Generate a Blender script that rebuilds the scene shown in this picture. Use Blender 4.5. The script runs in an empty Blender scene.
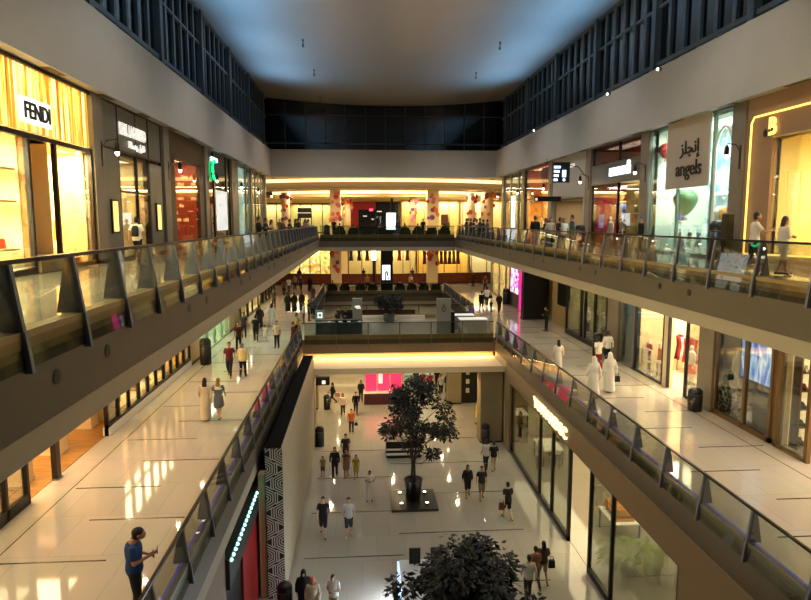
import bpy, bmesh, math, random
from mathutils import Vector, Matrix
PI = math.pi
SC = bpy.context.scene
COL = SC.collection
random.seed(7)
# ---------------------------------------------------------------- camera, world, exposure
# z = 0 ground floor, 6.1 first balcony floor, 12.2 top balcony floor; the visitor's eye is 1.525 m above the top floor
EYE = 13.725
cd = bpy.data.cameras.new('camera'); cam = bpy.data.objects.new('camera', cd); COL.objects.link(cam)
cam.location = (0, 0, EYE); cam.rotation_euler = (PI/2 - 0.122816, 0, -0.070441)
cd.sensor_width = 36; cd.lens = 640/811*36; cd.clip_start = .05; cd.clip_end = 400
SC.camera = cam
W = bpy.data.worlds.new('night_sky'); SC.world = W; W.use_nodes = True
W.node_tree.nodes['Background'].inputs[0].default_value = (.010, .020, .035, 1)
W.node_tree.nodes['Background'].inputs[1].default_value = .5
SC.view_settings.view_transform = 'Standard'; SC.view_settings.look = 'None'
SC.view_settings.exposure = 0.0; SC.view_settings.gamma = 1; SC.view_settings.use_curve_mapping = False

def area(name, loc, rot, sx, sy, power, col, parent=None, spread=PI):
    l = bpy.data.lights.new(name, 'AREA'); l.shape = 'RECTANGLE'; l.size = sx; l.size_y = sy
    l.energy = power; l.color = col; l.spread = spread
    o = bpy.data.objects.new(name, l); COL.objects.link(o); o.location = loc; o.rotation_euler = rot
    return o
def spot(name, loc, power, col, size=150, rad=.05, rot=(0, 0, 0), blend=.6):
    l = bpy.data.lights.new(name, 'SPOT'); l.energy = power; l.color = col
    l.spot_size = math.radians(size); l.spot_blend = blend; l.shadow_soft_size = rad
    o = bpy.data.objects.new(name, l); COL.objects.link(o); o.location = loc; o.rotation_euler = rot
    return o
WARM = (1, .74, .42); WARM2 = (1, .84, .62); COOLW = (.85, .95, 1); BLUE = (.24, .56, 1)
# recessed downlights in the ceilings over the two shop walkways of the middle floor
for k in range(15):
    y = 5.2 + 4.1*k
    for x in (-7.6, -5.2):
        spot('downlight', (x, y, 10.98), 62, (1, .80, .54), 150)
    for x in (10.2, 12.7):
        spot('downlight', (x, y, 10.98), 62, (1, .80, .54), 150)
for x in (-6, -2, 2.6, 7, 12):
    for y in (71, 76, 81): spot('downlight', (x, y, 10.98), 200, WARM, 150)
# downlights in the ceiling under the crossing and further back on the ground floor
for y in (39.6, 43.5, 47.5, 52, 57):
    for x in (-2, 2.2, 6.2): spot('downlight', (x, y, 4.52), 330 if y < 46 else 200, (1, .78, .44), 155)
for x in (-6, 12):
    for y in (44, 52): spot('downlight', (x, y, 4.52), 130, WARM, 150)
# spotlights set high in the vault
for x in (-3.4, 8.6):
    for y in (12, 24, 36, 48, 60): spot('vault_spotlight', (x, y, 25.2), 1050, (1, .95, .88), 125, .12)
# blue uplights standing along the clerestory sills
for s, x in ((-1, -9.15), (1, 14.5)):
    for y in (14, 22, 30, 38, 46, 54):
        area('sill_uplight_and_fill', (x, y, 21.1), (0, PI - s*math.radians(36), 0), .25, 7.0, 360, BLUE, spread=1.5)
for s, x in ((-1, -9.15), (1, 14.5)):
    for y in (10, 30, 50): area('sill_uplight_and_fill', (x, y, 21.1), (0, PI - s*math.radians(44), 0), .25, 14, 70, (1, .90, .80), spread=1.6)  # added neutral fill that only brightens the middle of the vault
# top floor: coves of the far hall
for y in (68.6, 76):
    for x in (-6, 0, 6, 12): area('cove_light', (x, y, 17.2), (0, 0, 0), 4.5, .5, 420, WARM)
# the long cove light lying on the ledge of the crossing
area('ledge_cove_light', (2.6, 41.3, 5.17), (math.radians(-30), 0, 0), 12.3, .1, 300, (1, .62, .22))

# ---------------------------------------------------------------- materials
def lin(c):
    return tuple(((v/255)/12.92 if v/255 <= .04045 else ((v/255+.055)/1.055)**2.4) for v in c)
_M = {}
def mat(name, rgb=(128, 128, 128), rough=.5, metal=0, noise=0, scale=4, emit=None, es=0, bump=0, spec=.5, rough_noise=0, stretch=None):
    """rgb is the surface colour in sRGB 0..255; noise mixes a darker variant of it by a Noise Texture"""
    if name in _M: return _M[name]
    m = bpy.data.materials.new(name); m.use_nodes = True; _M[name] = m
    nt = m.node_tree; b = nt.nodes['Principled BSDF']; c = lin(rgb)
    b.inputs['Base Color'].default_value = (*c, 1); b.inputs['Roughness'].default_value = rough
    b.inputs['Metallic'].default_value = metal; b.inputs['Specular IOR Level'].default_value = spec
    if noise or bump:
        tc = nt.nodes.new('ShaderNodeTexCoord'); n = nt.nodes.new('ShaderNodeTexNoise'); n.inputs['Scale'].default_value = scale
        n.inputs['Detail'].default_value = 4
        if stretch:
            mp = nt.nodes.new('ShaderNodeMapping'); mp.inputs['Scale'].default_value = stretch
            nt.links.new(tc.outputs['Object'], mp.inputs[0]); nt.links.new(mp.outputs[0], n.inputs['Vector'])
        else: nt.links.new(tc.outputs['Object'], n.inputs['Vector'])
        if noise:
            r = nt.nodes.new('ShaderNodeValToRGB'); r.color_ramp.elements[0].position = .35; r.color_ramp.elements[1].position = .65
            r.color_ramp.elements[0].color = (*[v*(1-noise) for v in c], 1); r.color_ramp.elements[1].color = (*[min(1, v*(1+noise*.3)) for v in c], 1)
            nt.links.new(n.outputs['Fac'], r.inputs[0]); nt.links.new(r.outputs[0], b.inputs['Base Color'])
        if bump:
            bp = nt.nodes.new('ShaderNodeBump'); bp.inputs['Strength'].default_value = bump
            nt.links.new(n.outputs['Fac'], bp.inputs['Height']); nt.links.new(bp.outputs[0], b.inputs['Normal'])
    if emit:
        b.inputs['Emission Color'].default_value = (*lin(emit), 1); b.inputs['Emission Strength'].default_value = es
    return m
def glass_mat(name, tint=(225, 232, 228), refl=.10, rough=.02):
    if name in _M: return _M[name]
    m = bpy.data.materials.new(name); m.use_nodes = True; _M[name] = m
    nt = m.node_tree; nt.nodes.clear()
    o = nt.nodes.new('ShaderNodeOutputMaterial'); mx = nt.nodes.new('ShaderNodeMixShader')
    t = nt.nodes.new('ShaderNodeBsdfTransparent'); g = nt.nodes.new('ShaderNodeBsdfGlossy'); lw = nt.nodes.new('ShaderNodeLayerWeight')
    t.inputs[0].default_value = (*lin(tint), 1); g.inputs['Roughness'].default_value = rough
    mr = nt.nodes.new('ShaderNodeMapRange'); mr.inputs['To Min'].default_value = refl*.4; mr.inputs['To Max'].default_value = refl*5 if refl*5 < .8 else .8
    lw.inputs[0].default_value = .18
    nt.links.new(lw.outputs['Fresnel'], mr.inputs['Value']); nt.links.new(mr.outputs[0], mx.inputs[0])
    nt.links.new(t.outputs[0], mx.inputs[1]); nt.links.new(g.outputs[0], mx.inputs[2]); nt.links.new(mx.outputs[0], o.inputs[0])
    return m
def floor_mat(name, rgb, rgb2, rough=.1, brick=2.05):
    if name in _M: return _M[name]
    m = bpy.data.materials.new(name); m.use_nodes = True; _M[name] = m
    nt = m.node_tree; b = nt.nodes['Principled BSDF']
    tc = nt.nodes.new('ShaderNodeTexCoord'); br = nt.nodes.new('ShaderNodeTexBrick')
    br.offset = .5; br.inputs['Scale'].default_value = 1; br.inputs['Brick Width'].default_value = 1.2; br.inputs['Row Height'].default_value = brick
    br.inputs['Mortar Size'].default_value = .006; br.inputs['Color1'].default_value = (*lin(rgb), 1); br.inputs['Color2'].default_value = (*lin(rgb2), 1)
    br.inputs['Mortar'].default_value = (*lin(tuple(v*.8 for v in rgb)), 1)
    nt.links.new(tc.outputs['Object'], br.inputs['Vector'])
    n = nt.nodes.new('ShaderNodeTexNoise'); n.inputs['Scale'].default_value = .7; n.inputs['Detail'].default_value = 5
    mx = nt.nodes.new('ShaderNodeMixRGB'); mx.blend_type = 'MULTIPLY'; mx.inputs[0].default_value = .18
    nt.links.new(tc.outputs['Object'], n.inputs['Vector']); nt.links.new(br.outputs[0], mx.inputs[1]); nt.links.new(n.outputs['Color'], mx.inputs[2])
    nt.links.new(mx.outputs[0], b.inputs['Base Color'])
    b.inputs['Roughness'].default_value = rough; b.inputs['Specular IOR Level'].default_value = .55
    return m
def grad_mat(name, kind, **k):
    """lit display surfaces: colours laid out by procedural textures; they give off light (screens, lit windows) or hold painted glow (shop back walls, curtain)"""
    if name in _M: return _M[name]
    m = bpy.data.materials.new(name); m.use_nodes = True; _M[name] = m
    nt = m.node_tree; b = nt.nodes['Principled BSDF']; b.inputs['Roughness'].default_value = .6
    tc = nt.nodes.new('ShaderNodeTexCoord'); mp = nt.nodes.new('ShaderNodeMapping'); mp.inputs['Scale'].default_value = k.get('stretch', (1, 1, 1))
    nt.links.new(tc.outputs['Object'], mp.inputs[0])
    if kind == 'noise':
        t = nt.nodes.new('ShaderNodeTexNoise'); t.inputs['Scale'].default_value = k.get('scale', 3); t.inputs['Detail'].default_value = k.get('detail', 3); out = t.outputs['Fac']
    elif kind == 'voronoi':
        t = nt.nodes.new('ShaderNodeTexVoronoi'); t.inputs['Scale'].default_value = k.get('scale', 3)
        sp = nt.nodes.new('ShaderNodeSeparateColor'); nt.links.new(t.outputs['Color'], sp.inputs[0]); out = sp.outputs[0]
    elif kind == 'wave':
        t = nt.nodes.new('ShaderNodeTexWave'); t.inputs['Scale'].default_value = k.get('scale', 3); t.bands_direction = k.get('dir', 'Y')
        t.inputs['Distortion'].default_value = k.get('dist', 2); out = t.outputs['Fac']
    nt.links.new(mp.outputs[0], t.inputs['Vector'])
    r = nt.nodes.new('ShaderNodeValToRGB'); cr = r.color_ramp; cr.interpolation = k.get('interp', 'LINEAR')
    cols = k['cols']
    while len(cr.elements) < len(cols): cr.elements.new(.5)
    for e, (p, c) in zip(cr.elements, cols): e.position = p; e.color = (*lin(c), 1)
    nt.links.new(out, r.inputs[0]); nt.links.new(r.outputs[0], b.inputs['Base Color'])
    if k.get('es', 0):
        nt.links.new(r.outputs[0], b.inputs['Emission Color']); b.inputs['Emission Strength'].default_value = k['es']
    return m

FASC = mat('taupe_cladding', (92, 83, 71), .55, noise=.08, scale=.6)
STRIP = mat('pale_plaster', (165, 154, 136), .6)
UPPER = mat('grey_white_plaster', (178, 175, 170), .7, noise=.05, scale=.5)
CREAM = mat('cream_plaster', (225, 205, 170), .6)
SOFF = mat('ceiling_plaster', (205, 195, 178), .7)
FLR = floor_mat('polished_cream_tile', (205, 196, 184), (196, 187, 175), .06)
FLR1 = floor_mat('polished_grey_cream_tile', (168, 161, 149), (160, 153, 141), .07)
FLR3 = floor_mat('polished_beige_tile', (170, 158, 138), (160, 148, 130), .07)
INLAY = mat('dark_stone_inlay', (60, 50, 44), .25)
GL = glass_mat('balustrade_glass', (228, 231, 226), .05)
GL2 = glass_mat('shop_glass', (236, 240, 236), .12)
FIN = mat('dark_bronze_metal', (62, 58, 58), .35, metal=.7)
RAILM = mat('brown_metal', (58, 48, 42), .3, metal=.8)
KERB = mat('olive_stone', (150, 128, 88), .35, noise=.15, scale=2)
BLK = mat('black_satin', (14, 13, 13), .35)
DKFR = mat('dark_frame', (34, 26, 22), .4, metal=.3)
PIER = mat('grey_stone', (128, 118, 104), .45, noise=.12, scale=1.5)
DKGL = mat('night_glass', (10, 13, 18), .06, spec=.8)
MULL = mat('blue_grey_metal', (74, 88, 98), .4, metal=.2)
WHITE = mat('white_paint', (228, 226, 220), .5)
GREYM = mat('grey_metal', (120, 120, 120), .4, metal=.6)
# ---------------------------------------------------------------- mesh helpers
class MB:
    def __init__(s): s.v = []; s.f = []; s.m = []; s.sm = []
    def add(s, vs, fs, mi=0, smooth=False):
        o = len(s.v); s.v += [tuple(p) for p in vs]
        s.f += [tuple(i+o for i in f) for f in fs]; s.m += [mi]*len(fs); s.sm += [smooth]*len(fs); return s
    def box(s, x0, x1, y0, y1, z0, z1, mi=0):
        x0, x1 = sorted((x0, x1)); y0, y1 = sorted((y0, y1)); z0, z1 = sorted((z0, z1))
        return s.add([(x0,y0,z0),(x1,y0,z0),(x1,y1,z0),(x0,y1,z0),(x0,y0,z1),(x1,y0,z1),(x1,y1,z1),(x0,y1,z1)],
                     [(0,3,2,1),(4,5,6,7),(0,1,5,4),(1,2,6,5),(2,3,7,6),(3,0,4,7)], mi)
    def prism(s, poly, axis, a0, a1, mi=0):
        """poly: 2-D outline; axis 'x','y','z' is the extrusion axis"""
        n = len(poly)
        def P(u, v, a): return (a, u, v) if axis == 'x' else (u, a, v) if axis == 'y' else (u, v, a)
        vs = [P(u, v, a0) for u, v in poly]+[P(u, v, a1) for u, v in poly]
        return s.add(vs, [tuple(range(n-1, -1, -1)), tuple(range(n, 2*n))]+[(i, (i+1) % n, n+(i+1) % n, n+i) for i in range(n)], mi)
    def tube(s, pts, r, seg=8, mi=0, r1=None, cap=True):
        pts = [Vector(p) for p in pts]; n = len(pts); rings = []
        rs = r if isinstance(r, (list, tuple)) else [r+((r1 if r1 is not None else r)-r)*i/max(1, n-1) for i in range(n)]
        up = Vector((0, 0, 1)); vs = []
        for i, p in enumerate(pts):
            t = (pts[min(n-1, i+1)]-pts[max(0, i-1)])
            t = t.normalized() if t.length > 1e-9 else Vector((0, 0, 1))
            a = up.cross(t) if abs(t.z) < .95 else Vector((1, 0, 0)).cross(t)
            a.normalize(); b = t.cross(a)
            for k in range(seg):
                q = 2*PI*k/seg; vs.append(p+(a*math.cos(q)+b*math.sin(q))*rs[i])
        fs = [(i*seg+k, i*seg+(k+1) % seg, (i+1)*seg+(k+1) % seg, (i+1)*seg+k) for i in range(n-1) for k in range(seg)]
        if cap: fs += [tuple(range(seg-1, -1, -1)), tuple((n-1)*seg+k for k in range(seg))]
        return s.add(vs, fs, mi, True)
    def lathe(s, prof, c=(0, 0, 0), seg=16, mi=0, sx=1, sy=1, smooth=True):
        vs = [(c[0]+r*sx*math.cos(2*PI*k/seg), c[1]+r*sy*math.sin(2*PI*k/seg), c[2]+z) for r, z in prof for k in range(seg)]
        n = len(prof)
        fs = [(i*seg+k, i*seg+(k+1) % seg, (i+1)*seg+(k+1) % seg, (i+1)*seg+k) for i in range(n-1) for k in range(seg)]
        fs += [tuple(range(seg-1, -1, -1)), tuple((n-1)*seg+k for k in range(seg))]
        return s.add(vs, fs, mi, smooth)
    def ball(s, c, r, sx=1, sy=1, sz=1, seg=12, mi=0):
        return s.lathe([(max(1e-4, r*math.sin(PI*i/8)), -r*sz*math.cos(PI*i/8)) for i in range(9)], c, seg, mi, sx, sy)
    def build(s, name, m, parent=None, world=True):
        me = bpy.data.meshes.new(name)
        v = s.v
        if parent is not None and world:
            q = Vector((0, 0, 0)); p = parent
            while p is not None: q += Vector(p.location); p = p.parent
            v = [(a-q.x, b-q.y, c-q.z) for a, b, c in v]
        me.from_pydata(v, [], s.f)
        for i in (m if isinstance(m, (list, tuple)) else [m]): me.materials.append(i)
        me.polygons.foreach_set('material_index', s.m); me.polygons.foreach_set('use_smooth', s.sm); me.update()
        o = bpy.data.objects.new(name, me); COL.objects.link(o)
        if parent is not None: o.parent = parent
        return o
def rootify(o, loc):
    """move a top-level mesh's origin to its base without moving it"""
    loc = Vector(loc); o.data.transform(Matrix.Translation(-loc)); o.location = loc; return o
def struct(name, b, m):
    o = b.build(name, m); o['kind'] = 'structure'; return o
def tag(o, label, cat, group=None, kind=None):
    o['label'] = label; o['category'] = cat
    if group: o['group'] = group
    if kind: o['kind'] = kind
    return o
def thing(name, label, cat, loc=(0, 0, 0), rz=0, group=None):
    o = bpy.data.objects.new(name, None); COL.objects.link(o); o.empty_display_size = .2
    o.location = loc; o.rotation_euler = (0, 0, rz); return tag(o, label, cat, group)
def copy_tree(o, parent=None):
    c = o.copy(); COL.objects.link(c)
    if parent is not None: c.parent = parent
    for ch in list(o.children): copy_tree(ch, c)
    return c
def text_mesh(txt, size=1.0, depth=.02, bold=0):
    cu = bpy.data.curves.new('lettering', 'FONT'); cu.body = txt; cu.size = size; cu.extrude = depth/2; cu.offset = bold
    cu.align_x = 'CENTER'; cu.align_y = 'CENTER'; cu.resolution_u = 3
    o = bpy.data.objects.new('lettering', cu); COL.objects.link(o)
    dg = bpy.context.evaluated_depsgraph_get()
    me = bpy.data.meshes.new_from_object(o.evaluated_get(dg)); bpy.data.objects.remove(o); return me
def sign_text(txt, m, parent, pos, side, size, width=None, height=None, depth=.04, bold=0, name='lettering'):
    """pos world; side -1: on a wall facing +X, +1: on a wall facing -X, 0: facing the visitor (-Y)"""
    me = text_mesh(txt, size, depth, bold)
    xs = [v.co.x for v in me.vertices]; ys = [v.co.y for v in me.vertices]
    cx, cy = (max(xs)+min(xs))/2, (max(ys)+min(ys))/2
    kx = width/(max(xs)-min(xs)) if width else 1; ky = height/(max(ys)-min(ys)) if height else kx
    me.transform(Matrix.Diagonal((kx, ky, 1, 1)) @ Matrix.Translation((-cx, -cy, 0)))
    R = Matrix.Rotation(PI/2, 4, 'X')
    if side == -1: R = Matrix.Rotation(PI/2, 4, 'Z') @ R
    if side == 1: R = Matrix.Rotation(-PI/2, 4, 'Z') @ R
    me.transform(R); me.materials.clear(); me.materials.append(m)
    o = bpy.data.objects.new(name, me); COL.objects.link(o); o.parent = parent
    q = Vector((0, 0, 0)); p = parent
    while p is not None: q += Vector(p.location); p = p.parent
    o.location = Vector(pos)-q; return o
# ---------------------------------------------------------------- the building's shell
XL, XR = -3.75, 8.8            # edges of the void
SL, SR = -9.0, 14.0            # middle floor shopfronts
TL, TR = -9.4, 14.6            # top floor shopfronts (under the set-forward upper wall)
Z2, Z3 = 6.1, 12.2
ZC = 18.25                     # top floor shop soffit
YF = 67.0                      # far upper wall
# ground floor
b = MB().box(-14, 19, -6, 92, -.3, 0)
for k in range(13):
    y = 14.5+2.05*k+(.2 if k % 2 else 0)
    x0 = -2.4 if k % 2 else 1.6
    b.box(x0, x0+(4.1 if k % 2 else 5.6), y-.03, y+.03, -.01, .003, 1)
struct('floor', b, [FLR1, INLAY])
# middle floor
b = MB(); b.box(-14, XL-.02, -6, 92, Z2-.3, Z2+.001); b.box(XR+.02, 19, -6, 92, Z2-.3, Z2+.001); b.box(XL-.02, XR+.02, 41.02, 49.98, Z2-.3, Z2+.0015); b.box(XL-.02, XR+.02, 67.52, 92, Z2-.3, Z2+.0015)
for k in range(23):
    y = 7.95+2.05*k
    if k % 2: b.box(-8.2, -5.8, y-.03, y+.03, Z2-.01, Z2+.003, 1)
    else: b.box(-7.0, -4.6, y-.03, y+.03, Z2-.01, Z2+.003, 1)
    y -= .05
    if k % 2: b.box(10.05, 12.25, y-.03, y+.03, Z2-.01, Z2+.003, 1)
    else: b.box(11.4, 13.7, y-.03, y+.03, Z2-.01, Z2+.003, 1)
b.box(-8.33, -8.30, -6, 66, Z2-.01, Z2+.003, 1); b.box(13.3, 13.33, -6, 66, Z2-.01, Z2+.003, 1)
struct('floor_middle', b, [FLR, INLAY])
b = MB(); b.box(-14, XL-.02, -6, 92, Z3-.3, Z3+.001); b.box(XR+.02, 19, -6, 92, Z3-.3, Z3+.001); b.box(XL-.02, XR+.02, 59.02, 92, Z3-.3, Z3+.0015)
struct('floor_top', b, FLR3)
# ceilings
b = MB(); b.box(-14, XL-.05, -6, 92, 11.02, 11.15); b.box(XR+.05, 19, -6, 92, 11.02, 11.15); b.box(XL, XR, 59.4, 92, 11.02, 11.15)
struct('ceiling_middle', b, SOFF)
b = MB(); b.box(-14, XL-.4, -6, 92, 4.6, 4.75); b.box(XR+.3, 19, -6, 92, 4.6, 4.75); b.box(XL-.4, XR+.3, 38, 50, 4.6, 4.75); b.box(XL-.4, XR+.3, 50, 92, 4.6, 4.75)
struct('ceiling_ground', b, SOFF)
b = MB(); b.box(-14, -9.08, -6, YF, ZC, ZC+.15); b.box(14.28, 19, -6, YF, ZC, ZC+.15); b.box(-14, 19, YF+.06, 92, ZC, ZC+.15)
struct('ceiling_top', b, CREAM)
# vault: very shallow, hanging lowest along its middle
b = MB(); NX, NY = 24, 20
vs = []
for j in range(NY+1):
    for i in range(NX+1):
        u = i/NX*2-1; y = -6+(YF+1.0+6)*j/NY
        vs.append((2.75+u*12.6, y, 26.2-.75*(1-u*u)))
fs = [(j*(NX+1)+i, (j+1)*(NX+1)+i, (j+1)*(NX+1)+i+1, j*(NX+1)+i+1) for j in range(NY) for i in range(NX)]
b.add(vs, fs, 0, True); b.add([(x, y, z+.25) for x, y, z in vs], [tuple(reversed(f)) for f in fs], 0, True)
VAULT = mat('vault_satin_plaster', (132, 130, 124), .3, noise=.05, scale=.4, spec=.6)
struct('ceiling', b, VAULT)
# upper walls above the shops
for nm, x0, x1 in (('wall_left', -9.6, -9.0), ('wall_right', 14.2, 15.0)):
    struct(nm, MB().box(x0, x1, -6, YF, ZC-.02, 20.95), UPPER)
struct('wall_back', MB().box(-9.6, 15.0, YF, YF+.7, ZC-.02, 20.95), UPPER)
# small air slots and a cream lit margin under the upper wall
b = MB()
for k in range(17):
    b.box(-9.33, -9.1, 7.9+4.1*k, 9.1+4.1*k, ZC-.035, ZC-.021)
    b.box(14.3, 14.5, 7.9+4.1*k, 9.1+4.1*k, ZC-.035, ZC-.021)
struct('trim_air_slots', b, mat('slot_dark', (90, 70, 40), .6))
# outer side walls behind the shops
b = MB(); b.box(-14.2, -14, -6, 92, 0, 18.4); struct('wall_outer_left', b, CREAM)
b = MB(); b.box(19, 19.2, -6, 92, 0, 18.4); struct('wall_outer_right', b, CREAM)
struct('wall_ground_far_right', MB().box(8.85, 9.1, 37.4, 46.6, 0, 4.6), CREAM)
struct('wall_far', MB().box(-14.2, 19.2, 92, 92.3, 0, 18.4), CREAM)
# clerestory windows
def clerestory(nm, xg, s):
    t = bpy.data.objects.new(nm, None); COL.objects.link(t); t['kind'] = 'structure'; t.location = (xg, 0, 20.95)
    MB().box(xg, xg+s*.05, -6, YF+.7, 20.95, 26.3).build('window_glass', DKGL, t)
    b = MB()
    y = 32.4-8.2*5
    while y < YF:
        b.box(xg-s*.32, xg+s*.02, y-.22, y+.22, 20.95, 26.2)
        for q in range(1, 6):
            yy = y+8.2*q/6
            if yy < YF+.5: b.box(xg-s*.14, xg+s*.02, yy-.14, yy+.14, 20.95, 26.2)
        y += 8.2
    b.box(xg-s*.17, xg+s*.02, -6, YF+.7, 24.15, 24.27); b.box(xg-s*.2, xg+s*.02, -6, YF+.7, 21.35, 21.55); b.box(xg-s*.2, xg+s*.02, -6, YF+.7, 26.0, 26.25)
    b.build('window_frame', MULL, t)
clerestory('window_1', -9.6, -1); clerestory('window_2', 15.0, 1)
t = bpy.data.objects.new('window_3', None); COL.objects.link(t); t['kind'] = 'structure'; t.location = (2.7, YF+.6, 20.95)
MB().box(-9.6, 15, YF+.65, YF+.7, 20.95, 26.3).build('window_glass', DKGL, t)
b = MB()
for k in range(13): b.box(-9.6+2.05*k-.04, -9.6+2.05*k+.04, YF+.55, YF+.66, 20.95, 26.2)
b.box(-9.6, 15, YF+.55, YF+.66, 21.55, 21.7); b.box(-9.6, 15, YF+.55, YF+.66, 24.4, 24.48)
b.build('window_frame', mat('far_mullion', (78, 82, 84), .4, metal=.3), t)
# slab edges: dark upper band and paler lower band, on both floors, with round vents
VENT = mat('vent_black', (16, 14, 12), .5)
def edge_x(nm, xe, s, z, y0, y1, low, vents=()):
    b = MB(); b.box(xe, xe+s*.25, y0, y1, z-.85, z+.0, 0); b.box(xe+s*.03, xe+s*.25, y0, y1, low, z-.85, 1)
    for y in vents:
        n = 14; r = .095
        b.add([(xe-s*.012, y+r*math.cos(2*PI*k/n), z-.38+r*math.sin(2*PI*k/n)) for k in range(n)], [tuple(range(n))], 2)
        b.add([(xe-s*.012, y+r*math.cos(2*PI*k/n), z-.38+r*math.sin(2*PI*k/n)) for k in range(n)]+[(xe+s*.01, y+r*math.cos(2*PI*k/n), z-.38+r*math.sin(2*PI*k/n)) for k in range(n)],
              [(k, (k+1) % n, n+(k+1) % n, n+k) for k in range(n)], 2)
    struct(nm, b, [FASC, STRIP, VENT])
vl = [y for k in range(8) for y in (8.0+6.2*k, 9.6+6.2*k)]
vr = [y for k in range(7) for y in (9.6+6.9*k, 11.3+6.9*k)]
edge_x('trim_1', XL, -1, Z3, -6, 59, 11.0, vl); edge_x('trim_2', XR, 1, Z3, -6, 59, 11.0, vr)
struct('trim_3', MB().box(XL, XR, 59, 59.25, Z3-.85, Z3, 0).box(XL, XR, 59.03, 59.25, 11.0, Z3-.85, 1), [FASC, STRIP])
edge_x('trim_4', XL, -1, Z2, -6, 41, 4.75); edge_x('trim_5', XR, 1, Z2, -6, 41, 4.75)
struct('trim_6', MB().box(XL, XR, 41, 41.25, 5.2, Z2), [FASC]); struct('trim_13', MB().box(XL, XR, 41.55, 41.65, 4.8, 5.6), [CREAM])
edge_x('trim_7', XL, -1, Z2, 50, 67.5, 4.8); edge_x('trim_8', XR, 1, Z2, 50, 67.5, 4.8)
struct('trim_9', MB().box(XL, XR, 67.5, 67.75, Z2-.85, Z2, 0).box(XL, XR, 67.53, 67.75, 4.8, Z2-.85, 1), [FASC, STRIP])
struct('trim_10', MB().box(XL, XR, 49.75, 50, 4.8, Z2), [FASC])
# the lit ledge projecting under the crossing
struct('trim_11', MB().box(XL, XR, 38.0, 41.55, 4.76, 4.8).box(XL, XR, 37.9, 38.02, 4.55, 4.9), [CREAM])

# ---------------------------------------------------------------- balustrades
FINB = mat('blue_grey_fin_metal', (104, 106, 122), .4, metal=.1)
LED = mat('violet_led_strip', (84, 80, 150), .5, emit=(84, 76, 190), es=.35)
KERB2 = mat('grey_olive_stone', (104, 98, 84), .4, noise=.15, scale=2)
CLAMP = mat('steel_clamp', (90, 86, 80), .35, metal=.8)
def rail_x(label, xe, s, z, y0, y1, posts, led=False):
    t = thing('balustrade', label, 'balustrade', (xe+s*.1, y0, z), 0)
    b = MB().box(xe+s*.005, xe+s*.20, y0, y1, z-.0, z+.30); b.build('kerb', KERB2 if led else KERB, t)
    top = [(xe+s*.085, z+1.05), (xe+s*.155, z+1.05), (xe+s*.155, z+1.10), (xe+s*.085, z+1.10)]
    MB().prism(top, 'y', y0, y1).build('handrail', RAILM, t)
    ys = [y for y in posts if y0+.1 < y < y1-.1]
    for y in ys:
        b = MB().prism([(xe-s*.024, z+.30), (xe+s*.33, z+.30), (xe+s*.19, z+1.05), (xe+s*.08, z+1.05)], 'y', y-.035, y+.035)
        b.prism([(xe-s*.095, z-.17), (xe-s*.006, z-.17), (xe-s*.006, z+.30), (xe-s*.04, z+.30)], 'y', y-.035, y+.035)
        b.build('post', FINB, t)
    cuts = [y0]+ys+[y1]
    for a, c in zip(cuts, cuts[1:]):
        if c-a < .1: continue
        p0 = (xe-s*.035, z-.12); p1 = (xe+s*.105, z+1.05)
        poly = [p0, (p0[0]+s*.014, p0[1]), (p1[0]+s*.014, p1[1]), p1]
        MB().prism(poly, 'y', a+.04, c-.04).build('glass_panel', GL, t)
    if led: MB().box(xe+s*.12, xe+s*.19, y0, y1, z+.3005, z+.312).build('light_strip', LED, t)
    return t
def rail_y(label, x0, x1, y, s, z, step):
    """runs across; s = +1: walkway lies beyond it"""
    t = thing('balustrade', label, 'balustrade', ((x0+x1)/2, y, z), 0)
    MB().box(x0, x1, y+s*.005, y+s*.2, z, z+.30).build('kerb', KERB, t)
    MB().box(x0, x1, y+s*.085, y+s*.155, z+1.05, z+1.10).build('handrail', RAILM, t)
    n = max(1, round((x1-x0)/step)); w = (x1-x0)/n
    for k in range(n):
        a, c = x0+k*w, x0+(k+1)*w
        MB().box(a+.02, c-.02, y-.035, y-.02, z-.3, z+1.05).build('glass_panel', GL, t)
        if k:
            MB().box(a-.05, a+.05, y-.07, y-.002, z-.62, z-.28).build('clamp', CLAMP, t); MB().box(a-.025, a+.025, y+s*.05, y+s*.1, z+.3, z+1.05).build('post', CLAMP, t)
    return t
R3L = rail_x('long glass balustrade of the top floor in front of the gold-curtained shop', XL, -1, Z3, -4, 58.9, [7.3-1.57*7+1.57*k for k in range(40)])
R3R = rail_x('long glass balustrade of the top floor in front of the shop with balloons', XR, 1, Z3, -4, 58.9, [13.7-1.83*9+1.83*k for k in range(34)])
rail_y('glass balustrade along the edge of the top floor cafe at the end of the void', XL+.1, XR-.1, 59.0, 1, Z3, 1.85)
rail_x('glass balustrade of the middle floor, the one nearest the man in the blue shirt', XL, -1, Z2, -4, 41.0, [13.33-2.07*8+2.07*k for k in range(30)], True)
rail_x('glass balustrade of the middle floor beside the men in white robes', XR, 1, Z2, -4, 41.0, [13.33-2.07*8+2.07*k for k in range(30)], True)
rail_y('glass balustrade of the crossing in front of the two kiosks', XL+.1, XR-.1, 41.0, 1, Z2, 2.1)
rail_x('glass balustrade of the rear void beside the women in black abayas', XL, -1, Z2, 50.2, 67.4, [51+1.6*k for k in range(11)])
rail_x('glass balustrade of the rear void beside the white-topped kiosk counter', XR, 1, Z2, 50.2, 67.4, [51+1.6*k for k in range(11)])
rail_y('glass balustrade in front of the middle floor cafe armchairs', XL+.1, XR-.1, 67.5, 1, Z2, 1.85)
rail_y('glass balustrade behind the kiosks along the far side of the crossing', XL+.1, XR-.1, 50.0, -1, Z2, 2.1)
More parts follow.
